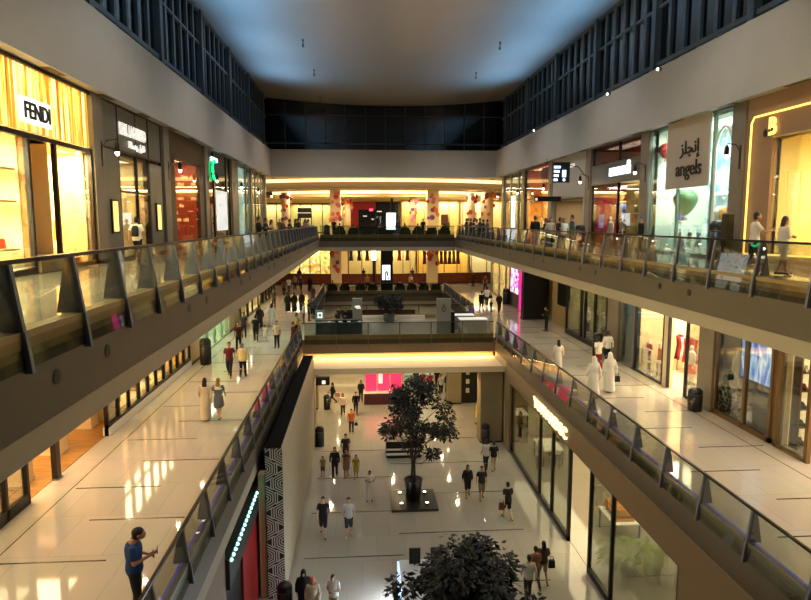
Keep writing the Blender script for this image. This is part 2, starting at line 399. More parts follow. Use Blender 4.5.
# ---------------------------------------------------------------- piers between the shops
PIER2 = mat('greenish_grey_stone', (120, 116, 98), .45, noise=.12, scale=1.5)
LANT = mat('lantern_glow', (255, 245, 225), .4, emit=(255, 240, 215), es=14)
def pier(x0, x1, y, z0, z1, label, w=.9, m=None):
    t = thing('pier', label, 'pillar', ((x0+x1)/2, y, z0))
    MB().box(x0, x1, y-w/2, y+w/2, z0, z1).build('shaft', m or PIER, t)
    MB().box(x0-.0, x1+.0, y-w/2-.03, y+w/2+.03, z0, z0+.12).build('plinth', DKFR, t)
    return t
def lantern(side, x, y, z, label):
    t = thing('wall_lantern', label, 'lamp', (x, y, z))
    MB().tube([(x, y, z-.5), (x-side*.03, y, z-.1), (x-side*.2, y, z+.12), (x-side*.55, y, z+.16)], .02, 6).box(x, x-side*.02, y-.05, y+.05, z-.8, z+.1).build('bracket', DKFR, t)
    MB().lathe([(.02, .1), (.05, .06), (.085, 0), (.085, -.28)], (x-side*.55, y, z), 12).build('lamp_shade', DKFR, t)
    MB().lathe([(.02, -.28), (.075, -.29), (.075, -.36), (.03, -.42)], (x-side*.55, y, z), 12).build('bulb', LANT, t)
ln = ['gold-curtained shop and the grey panelled shop', 'grey panelled shop and the orange-lit shop', 'orange-lit shop and the black-framed shop', 'black-framed shop and the pale turquoise shop', 'turquoise shop and the beige shop at the far end', 'beige far shop and the corner of the hall']
rn = ['shop outlined in neon and the balloon shop', 'balloon shop and the granite-fronted shop', 'granite-fronted shop and the white corridor wall', 'white corridor wall and the orange shop', 'orange shop and the lit poster', 'lit poster and the corner of the hall']
for k in range(6):
    y = 24.2+8.2*k
    pier(TL-.5, TL+.08, y, Z3, ZC-.03, 'tall stone pier between the '+ln[k])
    pier(TR-.08, TR+.5, y, Z3, ZC-.03, 'tall stone pier between the '+rn[k])
    lantern(-1, TL+.08, y+.2, 16.5, 'lantern between the '+ln[k])
    lantern(1, TR-.08, y-.2, 16.5, 'lantern between the '+rn[k])
# ---------------------------------------------------------------- shops
class Side:
    def __init__(s, side, xp): s.s = side; s.xp = xp
    def x(s, d): return s.xp+s.s*d
    def box(s, b, d0, d1, y0, y1, z0, z1, mi=0): return b.box(s.x(d0), s.x(d1), y0, y1, z0, z1, mi)
def interior(S, y0, y1, z0, z1, depth, rgb, power, col, back=None, rough=.7, fl=None):
    """walls and ceiling of a shop behind its front, with a ceiling lamp of its own"""
    m = mat('shop_wall_%d_%d_%d' % rgb, rgb, rough)
    struct('wall_shop_back', S.box(MB(), depth, depth+.08, y0, y1, z0, z1), back or m)
    struct('wall_shop_side', S.box(MB(), .3, depth, y0, y0+.05, z0, z1), m); struct('wall_shop_side', S.box(MB(), .3, depth, y1-.05, y1, z0, z1), m)
    struct('ceiling_shop', S.box(MB(), .25, depth, y0, y1, z1-.1, z1), m)
    struct('floor_shop', S.box(MB(), .14, depth, y0+.06, y1-.06, z0+.001, z0+.02), fl or FLR)
    area('shop_light', (S.x(depth*.45), (y0+y1)/2, z1-.16), (0, 0, 0), depth*.5, (y1-y0)*.7, power*2.6, col)
def front(S, label, y0, y1, z0, z1, mulls=(), base=.12, head=.15, fm=None, gm=None, fw=.1, transoms=(), deep=.14, gaps=()):
    t = thing('shopfront', label, 'shopfront', (S.x(0), (y0+y1)/2, z0))
    b = MB(); fm = fm or DKFR
    S.box(b, 0, deep, y0, y0+fw, z0, z1); S.box(b, 0, deep, y1-fw, y1, z0, z1); S.box(b, 0, deep, y0, y1, z1-head, z1)
    cuts = [y0]+list(mulls)+[y1]
    for y in mulls: S.box(b, 0, deep, y-fw/2, y+fw/2, z0, z1-head)
    for i, (a, c) in enumerate(zip(cuts, cuts[1:])):
        if i in gaps: continue
        if base > 0: S.box(b, 0, deep, a, c, z0, z0+base)
        for z in transoms: S.box(b, .01, deep-.01, a, c, z-.04, z+.04)
    b.build('frame', fm, t)
    for i, (a, c) in enumerate(zip(cuts, cuts[1:])):
        if i in gaps: continue
        g = MB(); S.box(g, .05, .065, a+.03, c-.03, z0+base, z1-head); g.build('glass_pane', gm or GL2, t)
    return t
def part(S, t, name, m, *boxes):
    b = MB()
    for q in boxes: S.box(b, *q)
    return b.build(name, m, t)
L3 = Side(-1, TL); R3 = Side(1, TR); L2 = Side(-1, SL); R2 = Side(1, SR); R1 = Side(1, 8.8); L1 = Side(-1, -3.85)
Y_ = (1, .78, .36)
# ---- top floor: the gold-curtained shop
GOLD = grad_mat('gold_strands_painted_light', 'noise', stretch=(1, 3.2, .10), scale=2.6, detail=5, es=1.0, cols=[(.28, (120, 70, 18)), (.42, (205, 140, 40)), (.52, (250, 205, 95)), (.62, (255, 246, 190)), (.75, (190, 120, 30))])  # glow and the shade between pleats are put into the strand colour
t = front(L3, 'tall shopfront under a glowing gold strand curtain with a white backlit sign', 7.4, 23.75, Z3, 16.22, (19.35, 21.0), .15, .14, DKFR, fw=.13, gaps=(1,))
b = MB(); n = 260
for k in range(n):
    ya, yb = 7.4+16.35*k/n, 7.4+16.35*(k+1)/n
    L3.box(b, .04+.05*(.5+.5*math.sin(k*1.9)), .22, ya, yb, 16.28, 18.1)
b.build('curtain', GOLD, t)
part(L3, t, 'curtain_rail', DKFR, (-.03, .25, 7.4, 23.75, 18.1, 18.16))
area('curtain_cove_light', (TL+.28, 15.5, ZC-.07), (0, math.radians(-20), 0), .12, 16, 240, Y_)
SGN = mat('white_backlit_sign', (255, 252, 240), .5, emit=(255, 250, 235), es=1.6)
INK = mat('black_letter', (12, 11, 11), .4)
SILV = mat('white_lit_letter', (250, 250, 245), .5, emit=(255, 252, 240), es=.6)
part(L3, t, 'sign_plate', SGN, (-.04, .02, 19.02, 20.75, 16.5, 17.2))
sign_text('FENDI', INK, t, (TL+.06, 19.9, 16.85), -1, .6, width=1.5, height=.46, bold=.01)
WOODP = mat('honey_wood_panel', (190, 130, 55), .45, noise=.2, scale=3, stretch=(1, 1, .15))
part(L3, t, 'door_reveal', WOODP, (1.0, 1.1, 19.3, 21.05, Z3, 16.2), (.05, 1.0, 19.3, 19.36, Z3, 16.2))
part(L3, t, 'door_sill', KERB, (-.1, 1.0, 19.4, 20.95, Z3+.02, Z3+.5))
interior(L3, 7.4, 19.3, Z3, 16.2, 2.6, (252, 240, 195), 2400, (1, .88, .6))
interior(L3, 21.05, 23.7, Z3, 16.2, 1.6, (248, 212, 140), 560, (1, .8, .45))
b = MB()
for k in range(11): L3.box(b, 1.35, 1.5, 23.1, 23.35, 12.7+.28*k, 12.84+.28*k)
tag(rootify(b.build('light_column', mat('lit_cream_blocks', (255, 240, 190), .5, emit=(255, 232, 170), es=1.4)), (L3.x(1.4), 23.2, 12.7)), 'column of small glowing blocks in the gold-curtained shop window', 'lamp')
# ---- top floor: grey panelled shop
GP = mat('grey_green_panel', (108, 106, 94), .4, noise=.06)
t = front(L3, 'grey panelled shopfront with two rows of white raised lettering', 24.75, 31.75, Z3, ZC-.02, (26.3, 28.35, 29.9), .1, .06, DKFR, fw=.07, transoms=(14.9,), gaps=(0, 3))
part(L3, t, 'panel', GP, (0, .12, 24.8, 26.25, Z3+.1, 16.45), (0, .12, 30.0, 31.7, Z3+.1, 16.3), (.02, .12, 24.8, 31.7, 16.5, 18.15))
part(L3, t, 'panel_joint', DKFR, (-.01, .02, 24.8, 31.7, 16.42, 16.5), (-.01, .02, 26.25, 26.31, 16.5, 18.15), (-.01, .02, 29.9, 29.96, 16.5, 18.15))
sign_text('KARL LAGERFELD', SILV, t, (TL+.05, 27.9, 17.35), -1, .6, width=3.1, height=.48, bold=.02)
sign_text('\uFE8D\uFE94\uFE8E\uFEE3\uFEAA\uFEF3 \uFEDE\uFEAD\uFE8E\uFED7', SILV, t, (TL+.05, 28.3, 16.78), -1, .5, width=2.0, height=.36, bold=.02)
AMB = mat('amber_sconce', (255, 215, 130), .5, emit=(255, 205, 110), es=1.6)
for y in (25.5, 30.9):
    s_ = thing('display_niche', 'small framed amber-lit niche on the grey panelled shopfront, '+('beside the gold-curtained shop' if y < 28 else 'beside the orange-lit shop'), 'display case', (TL, y, 13.3))
    part(L3, s_, 'frame', DKFR, (-.06, .0, y-.34, y+.34, 13.25, 14.55)); part(L3, s_, 'lit_panel', AMB, (-.07, -.055, y-.24, y+.24, 13.33, 14.47))
interior(L3, 26.3, 30.0, Z3, 16.4, 3.2, (222, 196, 138), 90, (1, .85, .6))
# ---- top floor: orange-lit shop behind a carved dark frame
CARV = mat('carved_bronze_brown', (74, 52, 30), .5, noise=.55, scale=5, bump=.6)
t = front(L3, 'dark brown carved shopfront with a glowing orange wall of writing inside', 32.75, 39.95, Z3, ZC-.02, (), .1, .1, CARV, fw=.25)
part(L3, t, 'carved_panel', CARV, (-.02, .2, 32.9, 33.9, Z3, 17.0), (-.02, .2, 38.9, 39.9, Z3, 17.0), (-.02, .2, 32.9, 39.9, 16.9, 18.15))
interior(L3, 32.9, 40.0, Z3, 17.3, 2.6, (190, 80, 20), 190, (1, .62, .3))
ORW = mat('pale_yellow_writing', (255, 225, 160), .5, emit=(255, 215, 140), es=1.2)
w_ = thing('lettered_wall_panel', 'orange inner wall of the carved brown shop covered in rows of pale writing', 'wall decoration', (-10.8, 39.6, Z3))
MB().box(-11.9, -9.6, 39.6, 39.7, Z3+.1, 17.0).build('panel', mat('orange_panel', (176, 74, 22), .6), w_)
b = MB(); rr = random.Random(3)
for r in range(7):
    x = -11.8+rr.random()*.3
    while x < -9.9:
        w = .14+rr.random()*.32
        if rr.random() < .78:
            for q in range(int(w/.055)): b.box(x+.055*q, x+.055*q+.035, 39.57, 39.6, 13.7+.42*r, 13.84+.42*r+rr.random()*.08)
        x += w+.09
b.build('lettering', ORW, w_)
# ---- top floor: black-framed shop with a green crescent and a white screen
t = front(L3, 'black-framed shopfront with a green neon crescent and a tall white lit screen', 41.1, 48.3, Z3, ZC-.02, (43.0, 46.9), .1, .1, BLK, fw=.35)
part(L3, t, 'fascia_panel', mat('dark_brown_panel', (44, 34, 26), .5), (.1, .2, 41.2, 48.1, 15.9, 18.1))
b = MB(); b.tube([(TL+.04, 42.9-.0+.55*math.cos(q), 17.0+.62*math.sin(q)) for q in [PI*.3+PI*1.4*i/14 for i in range(15)]], .07, 8)
b.build('neon_crescent', mat('green_neon', (20, 200, 110), .4, emit=(20, 230, 130), es=2.5), t)
part(L3, t, 'lit_sign', mat('green_white_sign', (220, 255, 240), .5, emit=(220, 255, 240), es=2), (-.03, .08, 42.4, 44.0, 17.55, 17.8))
SCRW = grad_mat('white_dotted_screen', 'voronoi', stretch=(1, 1, 1), scale=7, es=.75, interp='CONSTANT', cols=[(0, (235, 240, 235)), (.86, (150, 160, 150)), (.95, (240, 245, 240))])
part(L3, t, 'screen', SCRW, (.0, .1, 43.3, 46.7, 13.1, 15.75))
interior(L3, 41.15, 48.2, Z3, 16, 2.5, (60, 50, 42), 60, WARM2)
# ---- top floor: pale stone and turquoise shop, then the beige one
t = front(L3, 'pale stone shopfront with a tall glowing turquoise window', 49.25, 56.5, Z3, ZC-.02, (51.0, 54.6), .1, .1, PIER2, fw=.3)
part(L3, t, 'stone_panel', PIER2, (0, .15, 49.3, 51.0, Z3, 18.1))
part(L3, t, 'lit_window', grad_mat('turquoise_window', 'noise', scale=.6, es=1.1, cols=[(.35, (150, 215, 215)), (.6, (225, 255, 250))]), (.3, .4, 51.0, 54.8, Z3+.2, 18.1))
interior(L3, 49.3, 56.4, Z3, 18.1, 2.5, (205, 225, 220), 120, COOLW)
t = front(L3, 'beige stone shopfront with narrow glazed bays at the far end of the top floor', 57.45, 64.7, Z3, ZC-.02, (59.5, 61.2, 63), .1, .1, PIER2, fw=.2)
interior(L3, 57.5, 64.6, Z3, 18.1, 2.5, (200, 175, 125), 150, WARM2)
# ---- top floor, other side: tan shop outlined in neon
TAN = mat('tan_plaster', (150, 118, 92), .55)
NEON = mat('warm_neon_tube', (255, 225, 130), .4, emit=(255, 214, 105), es=1.9)
t = front(R3, 'tan shopfront outlined by a warm neon tube around a bright yellow window', 9.0, 23.75, Z3, 16.7, (17.2, 18.2), .35, .05, mat('pale_frame', (205, 185, 150), .4), fw=.16)
part(R3, t, 'wall_panel', TAN, (-.02, .2, 9.0, 23.75, 16.7, ZC), (-.02, .2, 22.2, 23.75, Z3, 16.7), (-.02, .2, 17.0, 18.3, Z3, 16.7))
b = MB(); X_ = TR-.1
b.tube([(X_, 23.35, Z3+.3), (X_, 23.35, 17.3), (X_, 23.2, 17.5), (X_, 19.6, 17.5), (X_, 19.2, 17.9), (X_, 18.9, 17.5), (X_, 19.2, 17.1), (X_, 18.8, 16.9), (X_, 18.3, 16.5), (X_, 18.25, Z3+.4), (X_, 23.35, Z3+.3)], .035, 6)
b.build('neon_outline', NEON, t)
sign_text('B', NEON, t, (TR-.1, 22.1, 17.05), 1, .7, width=.42, height=.62, bold=.02)
b = MB(); b.ball((TR-.08, 22.55, 16.85), .12, .4, 1, 1.2); b.ball((TR-.08, 22.25, 16.9), .12, .4, 1, 1.2); b.build('dark_drops', BLK, t)
interior(R3, 9.0, 22.2, Z3, 16.7, 2.4, (245, 220, 150), 560, (1, .82, .48))
# ---- top floor, other side: balloon shop
PG = mat('pale_green_paint', (168, 186, 158), .5)
t = front(R3, 'tall glazed shopfront with a big pale board lettered in two alphabets', 24.7, 31.75, Z3, ZC-.02, (26.1, 29.0), .1, .08, mat('thin_green_frame', (96, 108, 92), .4, metal=.3), fw=.07)
part(R3, t, 'sign_board', mat('greige_board', (176, 164, 150), .6), (-.12, -.04, 26.2, 29.9, 15.2, ZC-.04))
sign_text('angels', INK, t, (TR-.14, 27.8, 15.95), 1, .9, width=2.2, height=.85, bold=.01)
sign_text('\uFEAF\uFEE0\uFEA0\uFEE7\u0625', INK, t, (TR-.14, 27.75, 16.85), 1, .9, width=1.7, height=.8, bold=.01)
b = MB(); b.tube([(TR+.02, 25.9, Z3+.3)]+[(TR+.02, 25.3+.62*math.cos(q), 16.4+1.1*math.sin(q)) for q in [PI*i/10 for i in range(11)]]+[(TR+.02, 24.75, Z3+.3)], .05, 6)
b.build('arch_trim', WHITE, t)
interior(R3, 24.7, 31.7, Z3, ZC-.1, 3.0, (205, 216, 200), 620, (.95, 1, .93), back=grad_mat('sky_mural', 'noise', scale=1.3, detail=4, es=.25, cols=[(.38, (95, 140, 180)), (.5, (150, 185, 200)), (.6, (225, 232, 232))]))  # the mural emits a little, standing in for window lighting
# ---- top floor, other side: granite fronted shop
GRN = mat('speckled_granite', (92, 92, 84), .4, noise=.45, scale=7)
t = front(R3, 'shopfront with a speckled granite band carrying a white lit sign over a crimson interior', 32.75, 39.95, Z3, ZC-.02, (35.9,), .1, .06, DKFR, fw=.08)
part(R3, t, 'granite_band', GRN, (-.05, .1, 32.7, 40.0, 15.9, 17.1))
part(R3, t, 'lit_sign', mat('cool_white_sign', (240, 250, 255), .5, emit=(235, 250, 255), es=2.5), (-.1, -.05, 34.1, 37.0, 16.3, 16.75), (-.1, -.05, 34.2, 34.5, 16.7, 17.0))
interior(R3, 32.9, 40.0, Z3, 15.9, 2.2, (150, 18, 36), 130, (1, .85, .7))
interior(R3, 32.9, 40.0, 17.1, ZC-.05, 2.0, (150, 60, 40), 20, (1, .8, .6))
part(R3, t, 'wavy_light', AMB, (1.6, 1.65, 36.3, 39.4, 15.35, 15.45), (1.6, 1.65, 36.3, 39.4, 14.85, 14.95))
part(R3, t, 'inner_screen', mat('olive_yellow_panel', (190, 160, 80), .6, emit=(190, 160, 80), es=.15), (.5, .55, 32.9, 35.8, Z3+.1, 15.9))  # slight emission in the inner panel stands in for lamplight
# ---- top floor, other side: white wall with a corridor opening
t = thing('corridor_front', 'plain white wall panel above a dim beige corridor opening', 'wall panel', (TR, 44.6, Z3))
part(R3, t, 'wall_panel', mat('greige_wall', (188, 182, 172), .6), (0, .15, 41.1, 48.3, 15.32, ZC-.03), (0, .15, 41.1, 41.6, Z3, 15.32))
tag(R3.box(R3.box(MB(), 3.9, 3.995, 43.2, 45.2, 14.2, 14.5), 3.9, 3.995, 43.2, 45.2, 13.5, 13.8).build('door_plate', INK), 'dark door plate at the back of the dim beige corridor', 'sign')
interior(R3, 41.6, 48.3, Z3, 15.3, 4.0, (150, 130, 95), 60, WARM2)
part(R3, t, 'exit_light', SILV, (-.06, 0, 43.4, 44.2, 17.4, 17.6))
h = thing('hanging_screen', 'tilted dark digital sign with white icons hanging from a curved bracket', 'sign', (13.4, 41.4, 16.2))
MB().box(12.5, 13.6, 41.35, 41.45, 16.2, 17.5).build('panel', BLK, h)
b = MB()
for k in range(4): b.box(12.55, 12.8+.06*k, 41.33, 41.35, 16.3+.27*k, 16.45+.27*k)
b.box(13.1, 13.35, 41.33, 41.35, 16.55, 17.0); b.box(13.15, 13.3, 41.33, 41.35, 16.3, 16.45)
b.build('icons', mat('blue_white_icon', (200, 225, 255), .5, emit=(200, 225, 255), es=2.5), h)
MB().tube([(13.6, 41.4, 17.3), (14.1, 41.2, 17.2), (14.5, 41, 16.6)], .03, 6).build('bracket', DKFR, h)
h = thing('hanging_sign', 'long black sign box hanging over the white corridor opening', 'sign', (13.4, 45.6, 15.2))
MB().box(12.6, 14.6, 46.2, 46.35, 15.15, 15.5).build('panel', INK, h)
b = MB().lathe([(.001, 0), (.1, 0), (.1, .02), (.001, .02)], (0, 0, 0), 12)
b = MB().box(12.7, 12.85, 46.17, 46.2, 15.2, 15.38); b.build('icon', SILV, h)
MB().tube([(13.5, 46.27, 15.5), (13.5, 46.27, ZC)], .012, 6).build('hanger', DKFR, h)
# ---- top floor, other side: orange shop and the poster pier
t = front(R3, 'orange-gold shopfront with red panel above a white display', 49.25, 56.5, Z3, ZC-.02, (), .1, .1, DKFR, fw=.15, transoms=(15.6,))
interior(R3, 49.3, 56.4, Z3, 15.6, 1.5, (240, 170, 60), 130, (1, .75, .35), back=grad_mat('amber_strip_wall', 'wave', scale=1.6, dir='Y', dist=1, es=.35, cols=[(.2, (190, 120, 30)), (.8, (255, 210, 110))]))  # glow of the lower back wall is put into its colour
interior(R3, 49.3, 56.4, 15.6, ZC-.05, 1.5, (225, 120, 50), 60, (1, .7, .4))
part(R3, t, 'red_panel', mat('red_panel', (215, 40, 30), .5), (.3, .4, 50.2, 52.6, 16.9, 18.0))
t = front(R3, 'stone shopfront with a narrow bright white poster panel', 57.45, 64.7, Z3, ZC-.02, (59, 62), .1, .1, PIER2, fw=.3)
part(R3, t, 'poster', grad_mat('white_poster', 'noise', scale=1.2, es=1.3, cols=[(.3, (200, 190, 150)), (.5, (245, 245, 240)), (.7, (255, 255, 255))]), (-.02, .04, 60.2, 61.6, 13.1, 16.1))
interior(R3, 57.5, 64.6, Z3, 18, 1.5, (170, 150, 115), 70, WARM2)
# ================================================================ middle floor, one side
# near glazed bay, open wood-floored shop, long glazed bay
WF = mat('oak_floor', (176, 128, 66), .35, noise=.35, scale=5, stretch=(.3, 3, 1))
t = front(L2, 'dark-framed glazed shopfront nearest the visitor on the middle floor', 5.0, 17.3, Z2, 11.0, (8, 11, 14, 16.2), .3, .1, DKFR, fw=.12, transoms=(8.6, 10.0))
t = thing('door_frame', 'slim dark post in the open front of the wood-floored shop', 'door post', (SL, 18.95, Z2))
part(L2, t, 'post', DKFR, (0, .16, 18.85, 19.1, Z2, 11.0)); part(L2, t, 'foot_plate', GREYM, (-.02, .18, 18.82, 19.13, Z2, Z2+.04))
interior(L2, 5, 24.6, Z2, 11.0, 4.6, (232, 200, 140), 560, (1, .76, .42), fl=WF)
t = front(L2, 'long shopfront of dark slender frames with brightly lit panes', 22.75, 34.0, Z2, 11.0, tuple(22.75+1.125*k for k in range(1, 10)), .42, .1, DKFR, fw=.1, transoms=(9.0,))
part(L2, t, 'base_kerb', WHITE, (-.03, .2, 22.75, 34.0, Z2, Z2+.3))
interior(L2, 24.7, 34.0, Z2, 11.0, 3.0, (250, 215, 140), 430, (1, .8, .45))
BEI = mat('beige_wall', (205, 175, 130), .6)
t = thing('pier', 'broad beige pier of the middle floor beside the black rounded bin', 'pillar', (SL, 35.0, Z2)); part(L2, t, 'shaft', BEI, (0, .6, 34.05, 35.8, Z2, 11.0)); part(L2, t, 'plinth', DKFR, (-.02, .6, 34.05, 35.8, Z2, Z2+.12))
t = front(L2, 'pale green glazed shopfront behind the man in the burgundy shirt', 35.9, 44.2, Z2, 11.0, (38, 40, 42), .08, .1, mat('pale_green_frame', (150, 170, 140), .4), fw=.06)
interior(L2, 35.9, 44.2, Z2, 11.0, 3, (205, 225, 180), 300, (.92, 1, .82))
t = thing('pier', 'beige wall pier of the middle floor between the pale green shop and the yellow one', 'pillar', (SL, 45, Z2)); part(L2, t, 'shaft', BEI, (0, .6, 44.2, 46.0, Z2, 11.0)); part(L2, t, 'plinth', DKFR, (-.02, .6, 44.2, 46, Z2, Z2+.12))
YW = mat('mustard_wall', (190, 165, 90), .6)
t = front(L2, 'mustard yellow shopfront with a dark red sign on the middle floor', 46.0, 51.5, Z2, 11.0, (48.5,), .1, .1, DKFR, fw=.1)
part(L2, t, 'wall_panel', YW, (.08, .2, 46.1, 48.4, Z2+.1, 9.6)); part(L2, t, 'sign', mat('dark_red_sign', (110, 16, 24), .5), (-.3, .0, 47, 48.6, 9.5, 10.1))
interior(L2, 46.0, 51.5, Z2, 11.0, 2.5, (225, 195, 130), 120, WARM2)
t = front(L2, 'bright cream shopfront beyond the mustard one on the middle floor', 51.8, 59.5, Z2, 11.0, (54, 57), .1, .1, DKFR, fw=.1)
interior(L2, 51.8, 59.5, Z2, 11.0, 2.5, (240, 220, 165), 200, WARM2)
t = front(L2, 'dark brown shopfront at the far end of the middle floor', 60, 68, Z2, 11.0, (62, 64, 66), .1, .1, DKFR, fw=.3)
interior(L2, 60, 68, Z2, 11.0, 2.5, (90, 60, 40), 60, WARM2)
# ================================================================ middle floor, other side
t = front(R2, 'shopfront of the shoe shop with glowing shelves behind an open doorway', 6.0, 20.2, Z2, 11.0, (12, 15, 18.6), .1, .1, mat('bronze_door_frame', (120, 95, 62), .35, metal=.5), fw=.16, gaps=(2,))
interior(R2, 6.0, 20.2, Z2, 11.0, 3.2, (225, 200, 150), 300, WARM2)
t = front(R2, 'glazed corner window with a glowing blue and white screen inside', 20.4, 24.0, Z2, 11.0, (22.0,), .18, .1, mat('bronze_door_frame'), fw=.14)
interior(R2, 20.3, 24.0, Z2, 11.0, 2.6, (150, 138, 118), 75, WARM2)
t2 = thing('video_screen', 'tall video screen glowing blue and white inside the glazed corner window', 'screen', (R2.x(.7), 21.5, 8.4))
part(R2, t2, 'stand', BLK, (.66, .76, 22, 22.4, Z2+.02, 7.7))
part(R2, t2, 'casing', BLK, (.62, .8, 21.1, 23.3, 7.7, 10.6))
part(R2, t2, 'display', grad_mat('blue_white_video', 'noise', stretch=(1, 2.2, .6), scale=1.4, detail=1, es=1.5, interp='EASE', cols=[(.36, (70, 110, 215)), (.45, (160, 200, 250)), (.52, (245, 250, 255)), (.62, (120, 165, 240))]), (.6, .62, 21.2, 23.2, 7.8, 10.5))
t = thing('pier', 'grey stone pier of the middle floor beside the small black litter bin', 'pillar', (SR, 24.5, Z2)); part(R2, t, 'shaft', PIER, (-.05, .6, 24.05, 25.1, Z2, 11.0)); part(R2, t, 'plinth', GREYM, (-.08, .6, 24.03, 25.12, Z2, Z2+.12))
t = front(R2, 'clothes shopfront with an open doorway and mannequins in the window', 25.15, 31.5, Z2, 11.0, (26.3, 27.9, 28.4), .08, .1, mat('dark_blue_frame', (30, 32, 50), .4, metal=.2), fw=.08, gaps=(1, 2))
part(R2, t, 'jamb_panel', mat('cream_jamb', (225, 210, 175), .5), (0, .3, 27.9, 28.3, Z2, 11.0))
interior(R2, 25.15, 31.5, Z2, 11.0, 3.4, (242, 222, 180), 330, (1, .84, .58))
t = front(R2, 'narrow grey-blue glazed bay beside the clothes shop', 31.6, 33.3, Z2, 11.0, (), .08, .1, PIER2, fw=.1)
interior(R2, 31.5, 33.3, Z2, 11.0, 1.2, (140, 150, 140), 20, COOLW)
t = thing('pier', 'grey stone pier of the middle floor beside the couple in white shirts', 'pillar', (SR, 34, Z2)); part(R2, t, 'shaft', PIER, (-.1, .6, 33.4, 34.9, Z2, 11.0)); part(R2, t, 'plinth', GREYM, (-.12, .6, 33.38, 34.92, Z2, Z2+.12))
t = front(R2, 'black-framed jutting display window with mannequins at the far side of the stone pier', 35.2, 42.6, Z2, 11.0, (37.2, 38.9, 39.6), .3, .15, BLK, fw=.18)
interior(R2, 35.1, 42.6, Z2, 11.0, 2.5, (170, 160, 115), 110, WARM2)
t = thing('wall_recess', 'beige wall recess with a dark board on the middle floor', 'wall panel', (SR, 45, Z2))
part(R2, t, 'wall_panel', mat('dim_beige', (165, 140, 95), .6), (.6, .7, 42.8, 47.6, Z2, 11.0)); part(R2, t, 'board', BLK, (.55, .6, 43.6, 46.2, 7.6, 9.6))
t = thing('black_kiosk', 'tall plain black panel standing between the beige recess and the pink strip', 'panel', (13.3, 48.6, Z2))
MB().box(12.6, 14.6, 48.5, 49.3, Z2, 10.9).build('panel', BLK, t); MB().box(12.55, 14.6, 48.48, 49.32, Z2, Z2+.1).build('plinth', DKFR, t)
t = thing('promotional_booth', 'black booth with a patterned white and violet screen and a glowing pink edge', 'booth', (13.6, 55, Z2))
part(R2, t, 'wall', BLK, (-.4, .5, 51, 57.6, Z2, 11.0))
part(R2, t, 'screen', grad_mat('violet_mosaic_screen', 'voronoi', scale=3.2, es=1.3, interp='CONSTANT', cols=[(0, (240, 235, 250)), (.4, (150, 130, 220)), (.6, (40, 30, 60)), (.75, (235, 120, 190))]), (-.44, -.4, 54.2, 56.9, 7.4, 9.9))
part(R2, t, 'pink_edge', mat('pink_neon_edge', (255, 20, 150), .4, emit=(255, 20, 150), es=1.3), (-.5, -.4, 52.6, 53.5, Z2+.1, 10.9))
t = front(R2, 'bright cream shopfront beyond the black booth on the middle floor', 58.2, 68, Z2, 11.0, (61, 64), .1, .1, PIER2, fw=.2)
interior(R2, 58.2, 68, Z2, 11.0, 2.5, (245, 225, 170), 260, WARM2)
# ================================================================ ground floor, one side: window walls under the balcony
LF = mat('brown_plaster_band', (132, 112, 84), .6)
struct('wall_right_ground', MB().box(8.72, 9.1, -6, 16.1, 0, 5.25).box(8.72, 9.1, 16.1, 37.4, 4.25, 5.25).box(8.72, 9.1, 36.3, 37.4, 0, 4.3), LF)
t = front(R1, 'long ground floor shop window with a black base under white raised lettering', 25.6, 36.2, 0, 4.25, (28.1, 30.2), .22, .12, BLK, fw=.16)
t2 = front(R1, 'ground floor shop window with a potted palm behind the glass', 16.2, 23.2, 0, 4.25, (21.0,), .25, .12, BLK, fw=.12)
part(R1, t2, 'light_line', SILV, (.3, .36, 16.4, 20.4, 3.95, 4.02))
part(R1, t, 'light_line', SILV, (.3, .36, 30, 35, 4.02, 4.08))
GLR = mat('sign_letter_cream', (255, 245, 205), .5, emit=(255, 238, 180), es=1.5)
sign_text('YOPPAREXIC', GLR, t, (8.66, 28.3, 4.72), 1, .7, width=5.2, height=.52, depth=.08, bold=.02)
interior(R1, 16.2, 46.0, 0, 4.25, 6.0, (184, 164, 104), 330, (1, .80, .44), fl=FLR1)
area('shop_light', (11, 24.5, 4.05), (0, 0, 0), 2, 2, 150, (1, .86, .55))
t = thing('shutter', 'ribbed grey roller shutter low in the grey wall by the ground floor corner', 'shutter', (8.7, 13.2, 2.2))
b = MB()
for k in range(16): b.box(8.66, 8.72, 11.5, 15.2, .4+.2*k, .53+.2*k)
b.build('slats', GREYM, t); MB().box(8.64, 8.72, 15.2, 15.28, .3, 3.7).build('guide', DKFR, t)
# the broad piers under the crossing
def gpier(x0, x1, y, label, d=1.2):
    t = thing('pier', label, 'pillar', ((x0+x1)/2, y, 0)); MB().box(x0, x1, y, y+d, 0, 4.6).build('shaft', mat('khaki_pier', (136, 122, 92), .5, noise=.1, scale=1), t); MB().box(x0-.02, x1+.02, y-.02, y+d+.02, 0, .1).build('plinth', DKFR, t)
gpier(-3.65, -2.85, 38.15, 'square khaki pier under the crossing beside the patterned hoarding')
gpier(7.35, 8.7, 38.1, 'broad khaki pier under the crossing beside the long shop window')
gpier(6.5, 7.5, 46.6, 'khaki pier further back beside the black display unit')
gpier(-4.6, -3.2, 46, 'pale pier further back behind the square khaki pier', 1)
